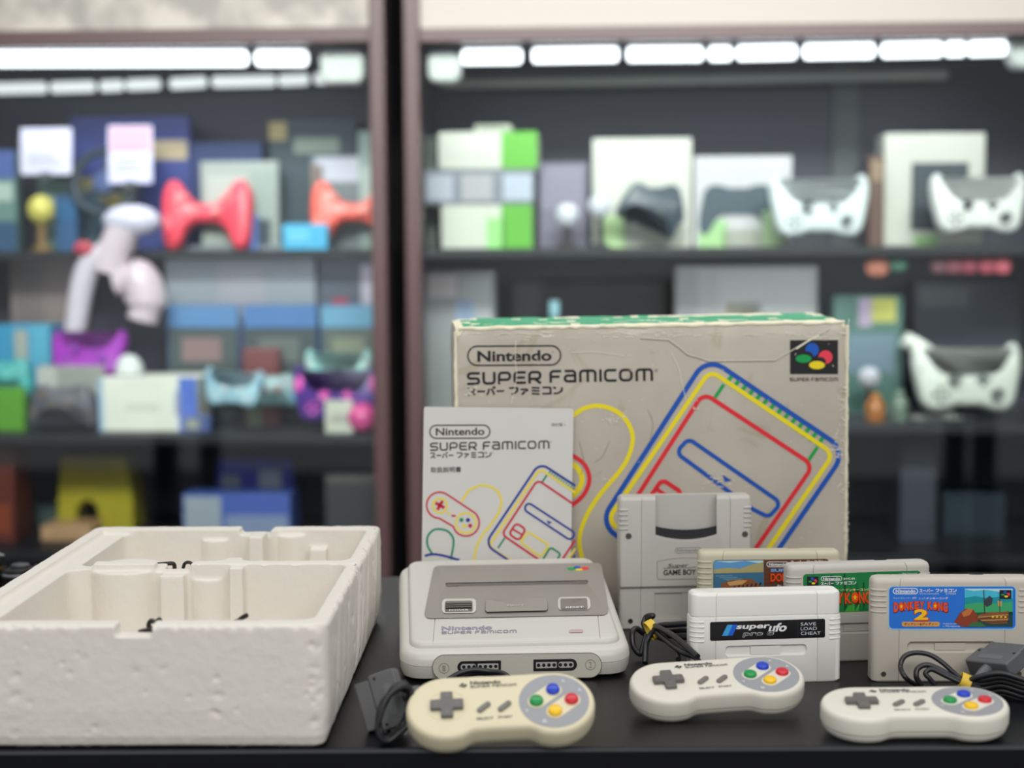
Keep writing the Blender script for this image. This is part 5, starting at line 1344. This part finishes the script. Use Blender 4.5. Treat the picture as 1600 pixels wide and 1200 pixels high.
carton_item('navy carton standing behind the grey green one', 'carton', (262, 412, 222), 0.405, '1', (24, 42, 92), ((.5, .75, .3, .5, (130, 146, 140)),), dep=.035)
gamepad('bright red gamepad on the upper shelf of the left cabinet', 322, 332, 140, .29, (222, 62, 82), up=False, stick=(236, 120, 124), grip=(232, 92, 104), shape=GPL)
gamepad('orange red gamepad cut off by the right post of the left cabinet', 552, 330, 134, .29, (232, 94, 80), up=False, stick=(244, 150, 138), grip=(236, 110, 92), shape=GPL)
carton_item('flat cyan carton lying under the orange gamepad', 'carton', (442, 512, 350), 0.25, '1', (66, 164, 206), ((.1, .6, .3, .8, (96, 180, 214)),), dep=.035)
carton_item('silver grey carton above the orange gamepad', 'carton', (488, 580, 243), 0.368, '1', (104, 112, 116), ((.08, .96, .72, .98, (176, 178, 190)), (0, .2, .3, .9, (120, 104, 96))), dep=.035)
carton_item('dark green carton with a pale strip and yellow corner behind the silver carton', 'carton', (424, 560, 186), 0.43, '1', (44, 60, 70), ((.0, .2, .84, .98, (170, 152, 104)), (.28, .8, .74, .86, (132, 144, 132))), dep=.035)
carton_item('narrow pale green bottle shaped pack beside the brown post', 'carton', (562, 588, 205), 0.349, '1', (134, 152, 146), ((.1, .9, .2, .7, (156, 172, 166)),), dep=.035)
carton_item('small blue pack leaning at the right grip of the red gamepad', 'carton', (372, 402, 336), 0.318, '1', (92, 118, 184), (), dep=.035)
# --- left cabinet, middle shelf
def moulded_stand():
    d = .19; t = thing('headset_stand', 'lilac white moulded stand shaped like an arch with a raised head', 'display stand', cw(cu(180, 640, d)[0], d, ZS2L), (0, 0, CY))
    x0 = cu(180, 640, d)[0]
    q = lambda px, py, y=0.0: (cu(px, py, d)[0] - x0, y, cu(px, py, d)[1] - ZS2L)
    s = (CD + d) / FPX
    m = bm_((206, 196, 208), .35)
    b = MB().tube(catmull([q(114, 640), q(112, 560), q(120, 500), q(128, 450), q(140, 415), q(165, 395), q(195, 385)], 6), [max(.012, (15 + 4 * min(1, k / 20)) * s) for k in range(37)], 16)
    b.build('left_leg', m, t, smooth=60)
    MB().tube(catmull([q(182, 440), q(215, 436), q(228, 470), q(222, 500)], 6), [24 * s + (8 * s if 4 < k < 14 else 0) for k in range(19)], 18).build('right_shoulder', bm_((206, 188, 196), .35), t, smooth=60)
    MB().tube(catmull([q(170, 425), q(178, 395), q(190, 365), q(198, 345)], 6), 26 * s, 18).build('neck', bm_((206, 190, 198), .35), t, smooth=60)
    c = q(206, 345); MB().ellipsoid(c, 46 * s, 30 * s, 25 * s, 24, 14).build('head', bm_((200, 196, 214), .35), t, smooth=60)
    MB().ellipsoid(q(135, 388, -.02), 16 * s, .01, 12 * s, 14, 8).build('red_knob', bm_((178, 58, 74)), t, smooth=60)
    k = MB(); k.prism(rrect(-.13, -.035, -.022, .045, .012, 6), 'z', 0, .006); k.build('foot', bm_((70, 66, 76)), t)
moulded_stand()
carton_item('dull brown carton leaning behind the white moulded stand', 'carton', (14, 118, 394), .40, '2', (118, 104, 100), ((.1, .5, .3, .9, (104, 94, 92)),))
carton_item('cyan carton at the left end of the middle shelf', 'carton', (-12, 74, 508), .26, '2', (44, 138, 178), ((.35, .6, .55, .95, (156, 160, 150)), (.65, 1, .6, 1, (78, 160, 190))))
gamepad('purple gamepad lying on the grey carton at the left', 136, 548, 116, .150, (150, 44, 168), up=True, stick=(120, 30, 150), tilt=-30)
gamepad('turquoise gamepad at the left end of the middle shelf', 2, 590, 96, .13, (54, 156, 156), up=False, stick=(100, 204, 196), grip=(60, 168, 170))
carton_item('lime green pack under the turquoise gamepad', 'carton', (-16, 30, 606), .10, '2', (84, 150, 26), (), dep=.05)
carton_item('light grey carton below the purple gamepad', 'carton', (52, 156, 572), .115, '2', (146, 148, 140), ((.0, .3, .5, 1, (176, 178, 172)), (0, 1, 0, .55, (72, 76, 88))), dep=.045)
gamepad('charcoal gamepad left of the white and blue carton', 96, 634, 104, .075, (78, 78, 88), up=False, stick=(104, 92, 80), grip=(74, 68, 66))
carton_item('white carton with blue sides at the front of the middle shelf', 'carton', (148, 302, 590), .10, '2', (222, 222, 210), ((.82, 1, 0, 1, (84, 112, 196)), (0, .045, 0, 1, (150, 178, 206)), (.28, .62, .38, .52, (206, 206, 194)), (.78, .84, .3, .75, (150, 156, 184))), dep=.12)
db = thing('white_dome', 'small white domed speaker on top of the white and blue carton', 'speaker', cw(cu(202, 590, .15)[0], .15, cu(225, 590, .10)[1] + .0005), (0, 0, CY))
MB().lathe([(.030, 0), (.030, .010), (.026, .028), (.014, .042), (.001, .045)], 24).build('dome', bm_((206, 210, 206)), db, smooth=60); MB().lathe([(.032, 0), (.032, .004), (.030, .005)], 24).build('base_ring', bm_((150, 152, 150)), db)
carton_item('small blue and cream pack beside the white and blue carton', 'carton', (280, 322, 650), .085, '2', (78, 92, 140), ((.1, .6, .2, .8, (150, 154, 140)),), dep=.03)
for k, (xa, xb, c, l) in enumerate(((259, 371, (82, 124, 170), 'left one of the three blue topped game cases'), (378, 494, (72, 114, 168), 'middle one of the three blue topped game cases'), (499, 590, (100, 150, 180), 'right one of the three blue topped game cases, by the post'))):
    x, w, zb, h = spot(xa, xb, 476, .27, '2')
    t = thing('game_case', l, 'game case', cw(x, .27, zb), (0, 0, CY), 'blue topped game cases on the middle shelf')
    MB().box(-w / 2, w / 2, 0, .016, 0, h).build('case', bm_((44, 76, 120)), t, bevel=.002)
    MB().box(-w / 2 + .002, w / 2 - .002, -.0014, -.0004, h * .81, h * .99).build('title_band', bm_(c), t)
    MB().box(-w / 2 + .004, w / 2 - .004, -.0014, -.0004, h * .02, h * .80).build('cover_print', bm_(((66, 76, 76), (62, 72, 74), (84, 94, 88))[k]), t)
    MB().box(-w * .3, w * .25, -.0022, -.0015, h * .52, h * .72).build('cover_patch', bm_(((128, 104, 104), (92, 100, 98), (120, 126, 108))[k]), t)
carton_item('wide plain grey carton behind the blue topped game cases', 'carton', (258, 492, 384), .34, '2', (116, 122, 130), ((.35, .66, .3, .9, (126, 126, 134)),), dep=.13)
carton_item('dark carton with a crimson spot right of the wide grey carton', 'carton', (496, 590, 392), .35, '2', (66, 72, 84), ((.25, .5, .58, .72, (140, 32, 62)), (.72, .98, .66, .92, (156, 150, 162))))
gamepad('pale blue camouflage gamepad, nearest the white and blue carton', 364, 606, 92, .12, (150, 186, 200), up=True, stick=(196, 210, 214), grip=(120, 160, 184), roll=4)
gamepad('grey green patterned gamepad in the middle of the shelf', 424, 610, 84, .14, (126, 156, 160), up=False, stick=(130, 60, 62), grip=(98, 150, 196))
carton_item('low red and green toy pack behind the camouflage gamepad', 'carton', (376, 432, 545), .22, '2', (112, 60, 62), ((.1, .5, 0, .6, (128, 138, 108)),), dep=.04)
gamepad('mint and white gamepad above the pink and violet one', 528, 580, 104, .15, (150, 204, 198), up=True, stick=(186, 200, 196), grip=(168, 184, 182))
gamepad('pink and violet gamepad beside the brown post', 526, 616, 138, .10, (76, 44, 128), up=True, stick=(206, 74, 166), grip=(222, 84, 176))
carton_item('small cream card in front of the pink and violet gamepad', 'card', (504, 548, 626), .07, '2', (190, 192, 178), ((.2, .8, .3, .6, (160, 160, 150)),), dep=.01, name='cream_card')
bb = thing('rubber_ball', 'pink ball at the right end of the middle left shelf', 'ball', cw(cu(566, 640, .08)[0], .08, ZS2L), (0, 0, CY))
MB().ellipsoid((0, 0, .031), .031, .031, .031, 20, 14).build('ball', bm_((204, 76, 138), .3), bb, smooth=60); MB().tube([(.0313 * math.cos(a), .0313 * math.sin(a), .031) for a in [2 * PI * k / 30 for k in range(30)]], .0012, 6, closed=True).build('seam', bm_((160, 40, 100)), bb)
# --- left cabinet, low shelf
def arch():
    d = .22; x0, z0 = cu(148, 850, d); t = thing('yellow_arch', 'yellow arch shaped stand on the lowest shelf', 'display stand', cw(x0, d, ZS3), (0, 0, CY))
    q = lambda px, py: (cu(px, py, d)[0] - x0, cu(px, py, d)[1] - ZS3)
    m = mat('arch_yellow', (158, 146, 22), .5)
    outer = [q(94, 712), q(198, 712), q(207, 780), q(210, 855), q(160, 855), q(150, 792), q(138, 780), q(122, 790), q(116, 855), q(88, 855), q(90, 780)]
    outer = [(x, max(z, 0)) for x, z in outer]
    MB().prism([tuple(p) for p in roundpoly(outer, .012, True, 5)], 'y', 0, .09).build('arch', m, t, bevel=.004)
    MB().box(-.03, .03, -.004, -.0005, q(148, 740)[1], q(148, 725)[1]).build('label_plate', bm_((150, 140, 40)), t)
arch()
carton_item('dark blue carton with two white discs on the lowest shelf', 'carton', (332, 452, 716), .24, '3', (26, 40, 150), ((.05, .3, .5, .78, (120, 128, 140)), (.55, .85, .55, .85, (150, 158, 172))))
carton_item('low blue and white carton in front of the dark blue one', 'carton', (276, 446, 772), .15, '3', (70, 92, 170), ((.02, .36, .05, .95, (150, 160, 170)), (.4, .98, .1, .55, (124, 138, 168))))
carton_item('tan carton at the left end of the lowest shelf', 'carton', (50, 130, 822), .14, '3', (190, 150, 112), ((.2, .8, .3, .7, (176, 138, 104)),))
carton_item('dark grey carton behind the tan one', 'carton', (40, 92, 788), .30, '3', (62, 78, 78), ((.1, .9, .2, .8, (72, 90, 88)),))
carton_item('rust red carton cut by the left edge of the frame', 'carton', (-60, 10, 700), .12, '3', (96, 36, 26), ((.1, .9, .1, .4, (130, 56, 24)),))
carton_item('brownish grey carton lid near the post below the middle shelf', 'carton', (502, 592, 742), .12, '3', (58, 58, 62), ((.05, .95, .88, .99, (84, 80, 78)),))
# --- right cabinet, upper shelf
def wg(label, r, yb, d, shelf, kx, extra=(), dep=.16, name='product_carton'):
    return carton_item(label, 'carton', r, d, shelf, (192, 194, 182), ((kx, 1, 0, 1, (84, 164, 40)),) + tuple(extra), dep=dep, pyb=yb, name=name)
lo = wg('lower white carton with a bright green end, on the right upper shelf', (690, 832, 320), None, .20, '1', .66, ((.5, .7, 0, .7, (140, 206, 120)),))
zlo = cu(760, 320, .20)[1]
x, w, zb, h = spot(664, 835, 264, .20, '1')
g = thing('product_carton', 'flat grey carton between the two white and green cartons', 'carton', cw(x, .20, zlo + .0006), (0, 0, CY)); h2 = cu(760, 264, .20)[1] - zlo - .001
MB().box(-w / 2, w / 2, 0, .16, 0, h2).build('carton', bm_((116, 120, 130)), g, bevel=.002)
for u0, u1, c in ((0.02, .26, (168, 172, 184)), (.34, .62, (160, 158, 160)), (.72, .98, (166, 174, 188))): MB().box(-w / 2 + u0 * w, -w / 2 + u1 * w, -.0012, -.0002, .12 * h2, .85 * h2).build('printed_panel', bm_(c), g)
x, w, zb, h = spot(686, 840, 205, .20, '1'); zt2 = zlo + h2 + .0012
g = thing('product_carton', 'upper white carton with a bright green end, topmost of its stack', 'carton', cw(x, .20, zt2), (0, 0, CY)); h3 = cu(760, 206, .20)[1] - zt2
MB().box(-w / 2, w / 2, 0, .16, 0, h3).build('carton', bm_((192, 194, 182)), g, bevel=.002); MB().box(-w / 2 + .64 * w, w / 2, -.0012, -.0002, 0, h3).build('printed_panel', bm_((84, 164, 40)), g); MB().box(-w / 2 + .1 * w, -w / 2 + .5 * w, -.0012, -.0002, h3 * .3, h3 * .6).build('printed_panel', bm_((190, 190, 180)), g)
x, w, zb, h = spot(742, 800, 192, .22, '1')
g = thing('flat_case', 'small pale case on top of the white and green cartons', 'case', cw(x, .22, zt2 + h3 + .0005), (0, 0, CY)); MB().box(-w / 2, w / 2, 0, .08, 0, .016).build('case', bm_((150, 156, 140)), g, bevel=.003); MB().box(-w * .3, w * .3, -.001, -.0001, .004, .012).build('printed_panel', bm_((130, 136, 122)), g)
carton_item('narrow grey green carton beside the brown post on the right upper shelf', 'carton', (652, 680, 214), .30, '1', (112, 122, 112), ((.1, .9, .3, .8, (128, 138, 126)),))
carton_item('lilac grey carton right of the white and green stack', 'carton', (842, 918, 254), .26, '1', (104, 100, 116), ((.06, .9, .45, .95, (124, 118, 136)),))
for l, cx, cy in (('left of the two small white knobs before the lilac grey carton', 886, 336), ('right of the two small white knobs before the lilac grey carton', 937, 322)):
    x, z = cu(cx, cy, .16); t = thing('round_knob', l, 'knob', cw(x, .16, ZS1), (0, 0, CY), 'white round knobs on stems')
    MB().ellipsoid((0, 0, z - ZS1), .024, .018, .025, 18, 12).build('knob', bm_((196, 198, 206)), t, smooth=60); MB().lathe([(.02, 0), (.02, .006), (.007, .01), (.007, z - ZS1 - .016)], 16).build('stem', bm_((50, 46, 48)), t)
def pic_carton(label, r, d, body, gx, gz, gs, gcol, corner):
    t = carton_item(label, 'carton', r, d, '1', body, ((0.05, .34, .0, .30, corner), (.3, .95, .02, .2, (150, 152, 140))))
    x, w, zb, h = spot(r[0], r[1], r[2], d, '1')
    sh = [(gx * w - w / 2 + p.x * gs * w, gz * h + p.y * gs * w) for p in GP]
    MB().prism(sh, 'y', -.0018, -.0013).build('printed_gamepad', bm_(gcol), t)
    return t
pic_carton('white carton with a printed dark gamepad, left one of the pair', (926, 1080, 216), .26, (190, 190, 180), .62, .40, .62, (44, 60, 72), (168, 196, 140))
pic_carton('white carton with a printed dark gamepad, right one of the pair', (1084, 1236, 244), .26, (184, 182, 184), .45, .42, .8, (52, 70, 80), (150, 190, 130))
gamepad('black gamepad before the taller printed white carton', 1018, 326, 100, .17, (40, 56, 68), up=False, stick=(56, 72, 80), roll=25)
carton_item('pale green wedge shaped pack right of the lower printed carton', 'carton', (1192, 1222, 330), .24, '1', (150, 176, 132), (), dep=.05)
gamepad('white gamepad with grips up, middle of the right upper shelf', 1281, 322, 156, .12, (214, 222, 222), up=True, stick=(74, 84, 88))
carton_item('tall white carton with a printed black gamepad near the right edge', 'carton', (1380, 1536, 208), .27, '1', (188, 188, 178), ((.27, .84, .14, .74, (42, 54, 62)), (.02, .22, .02, .9, (190, 190, 180)), (.3, .55, 0, .1, (140, 176, 120)), (.45, .65, .3, .4, (110, 116, 116))))
gamepad('white gamepad with grips up, cut by the right edge', 1530, 318, 150, .12, (224, 226, 222), up=True, stick=(50, 54, 60))
def bottle(label, cx, y0, y1, d, col, group=None, wpx=26, name='small_bottle', cat='bottle', shelf_z=None):
    x, zt = cu(cx, y0, d); z0 = cu(cx, y1, d)[1] if shelf_z is None else shelf_z; r = wpx / 2 / FPX * (CD + d); h = zt - z0
    t = thing(name, label, cat, cw(x, d, z0), (0, 0, CY), group)
    MB().lathe([(r * .9, 0), (r, .006), (r, h * .66), (r * .55, h * .80), (r * .42, h * .84), (r * .42, h * .9)], 20).build('bottle', bm_(col, .3), t, smooth=50); MB().lathe([(r * .46, h * .88), (r * .46, h), (.001, h)], 16).build('cap', bm_(tuple(min(255, c * 1.25 + 12) for c in col)), t)
    return t
carton_item('tall narrow brown pack between the white gamepad and the white carton', 'carton', (1356, 1380, 244), .21, '1', (92, 64, 52), ((.1, .9, .72, .95, (136, 112, 88)),), dep=.04)
# hanging tags under the upper shelf
def hang(label, cx, y1, d, col, wpx, group):
    x, zb = cu(cx, y1, d); r = wpx / 2 / FPX * (CD + d); zt = ZS1 - .0185; h = zt - zb
    t = thing('hanging_pouch', label, 'pouch', cw(x, d, zb), (0, 0, CY), group)
    MB().prism(roundpoly([(-r, 0), (r, 0), (r, h - .008), (r * .4, h), (-r * .4, h), (-r, h - .008)], r * .7, True, 5), 'y', 0, .010).build('pouch', bm_(col), t, bevel=.002)
    MB().box(-r * .5, r * .5, -.001, .0, h * .35, h * .6).build('printed_patch', bm_(tuple(min(255, c + 22) for c in col)), t)
hang('orange brown pouch hanging under the right upper shelf', 1371, 432, .06, (158, 92, 72), 34, 'pouches hanging under the right shelf'); hang('dark green pouch hanging beside the orange brown one', 1404, 424, .06, (44, 92, 72), 26, 'pouches hanging under the right shelf')
for k, (cx, c, l) in enumerate(((1467, (92, 52, 62), 'dark wine pouch, first of the row of five under the shelf'), (1491, (112, 50, 62), 'wine pouch, second of the row of five under the shelf'), (1515, (132, 46, 64), 'crimson pouch, third of the row of five under the shelf'), (1542, (152, 54, 72), 'crimson pouch, fourth of the row of five under the shelf'), (1567, (180, 74, 90), 'rose pouch, last of the row of five under the shelf'))):
    hang(l, cx, 428, .06, c, 24, 'pouches hanging under the right shelf')
# --- right cabinet, middle shelf
carton_item('light grey carton near the brown post, seen above the large carton', 'carton', (664, 772, 424), .24, '2r', (130, 132, 132), ((.05, .45, .82, .97, (176, 166, 166)), (.45, .7, .6, .8, (140, 158, 186)), (.5, .95, .3, .95, (146, 150, 150))))
carton_item('wide pale grey carton above the right half of the large carton', 'carton', (1056, 1278, 416), .24, '2r', (132, 132, 132), ((.0, .16, .02, .98, (118, 118, 120)), (.3, .97, .3, .97, (140, 140, 140)), (.35, .6, .3, .75, (136, 134, 118))))
carton_item('black carton behind between the grey ones', 'carton', (800, 1040, 440), .36, '2r', (38, 40, 46), ((.1, .4, .5, .9, (44, 46, 52)),))
bottle('small teal bottle seen over the top of the large carton', 866, 470, 640, .20, (88, 118, 124), wpx=34, shelf_z=ZS2R)
carton_item('green carton with lilac and yellow spots right of the large carton', 'carton', (1304, 1412, 462), .22, '2r', (62, 92, 84), ((.55, .9, .78, .98, (150, 150, 70)), (.36, .55, .74, .98, (140, 126, 146)), (.2, .9, .35, .68, (88, 108, 120))))
x, z = cu(1358, 590, .12); t = thing('round_knob', 'white knob on a stem right of the large carton', 'knob', cw(x, .12, ZS2R), (0, 0, CY), 'white round knobs on stems'); MB().ellipsoid((0, 0, z - ZS2R), .022, .018, .022, 18, 12).build('knob', bm_((170, 170, 178)), t, smooth=60); MB().lathe([(.02, 0), (.02, .006), (.007, .01), (.007, z - ZS2R - .016)], 16).build('stem', bm_((50, 46, 48)), t)
bottle('short amber bottle on the middle shelf right of the large carton', 1368, 615, 660, .10, (152, 92, 36), wpx=30, shelf_z=ZS2R); bottle('short grey green bottle beside the amber one', 1406, 610, 660, .10, (98, 114, 100), wpx=26, shelf_z=ZS2R)
carton_item('dark navy carton behind the white striped gamepad', 'carton', (1430, 1600, 440), .34, '2r', (40, 46, 56), ((.05, .5, .8, .95, (70, 74, 78)),))
gp = gamepad('off white gamepad right of the large carton, the only one on its shelf', 1512, 590, 170, .11, (206, 210, 200), up=True, stick=(84, 92, 88), grip=(210, 214, 204))
wb = thing('white_strap', 'off white strap reaching left from the off white gamepad', 'strap', cw(*[cu(1448, 560, .16)[0], .16, ZS2R]), (0, 0, CY)); x0 = cu(1448, 560, .16)[0]
MB().tube(catmull([(cu(a, b, .16)[0] - x0, 0, cu(a, b, .16)[1] - ZS2R) for a, b in ((1412, 530), (1440, 545), (1466, 566), (1480, 600), (1482, 640), (1478, 664))], 6), .016, 12).build('strap', bm_((196, 200, 190)), wb, smooth=60); MB().box(-.03, .07, -.02, .02, 0, .004).build('strap_foot', bm_((150, 152, 146)), wb)
carton_item('grey slab standing below the strap on the lowest right shelf', 'carton', (1412, 1470, 690), .16, '3', (50, 54, 64), ((.1, .9, .2, .9, (56, 60, 70)),))
carton_item('dark teal carton on the lowest right shelf', 'carton', (1480, 1580, 770), .24, '3', (26, 40, 50), ((.1, .5, .2, .8, (32, 48, 58)),))
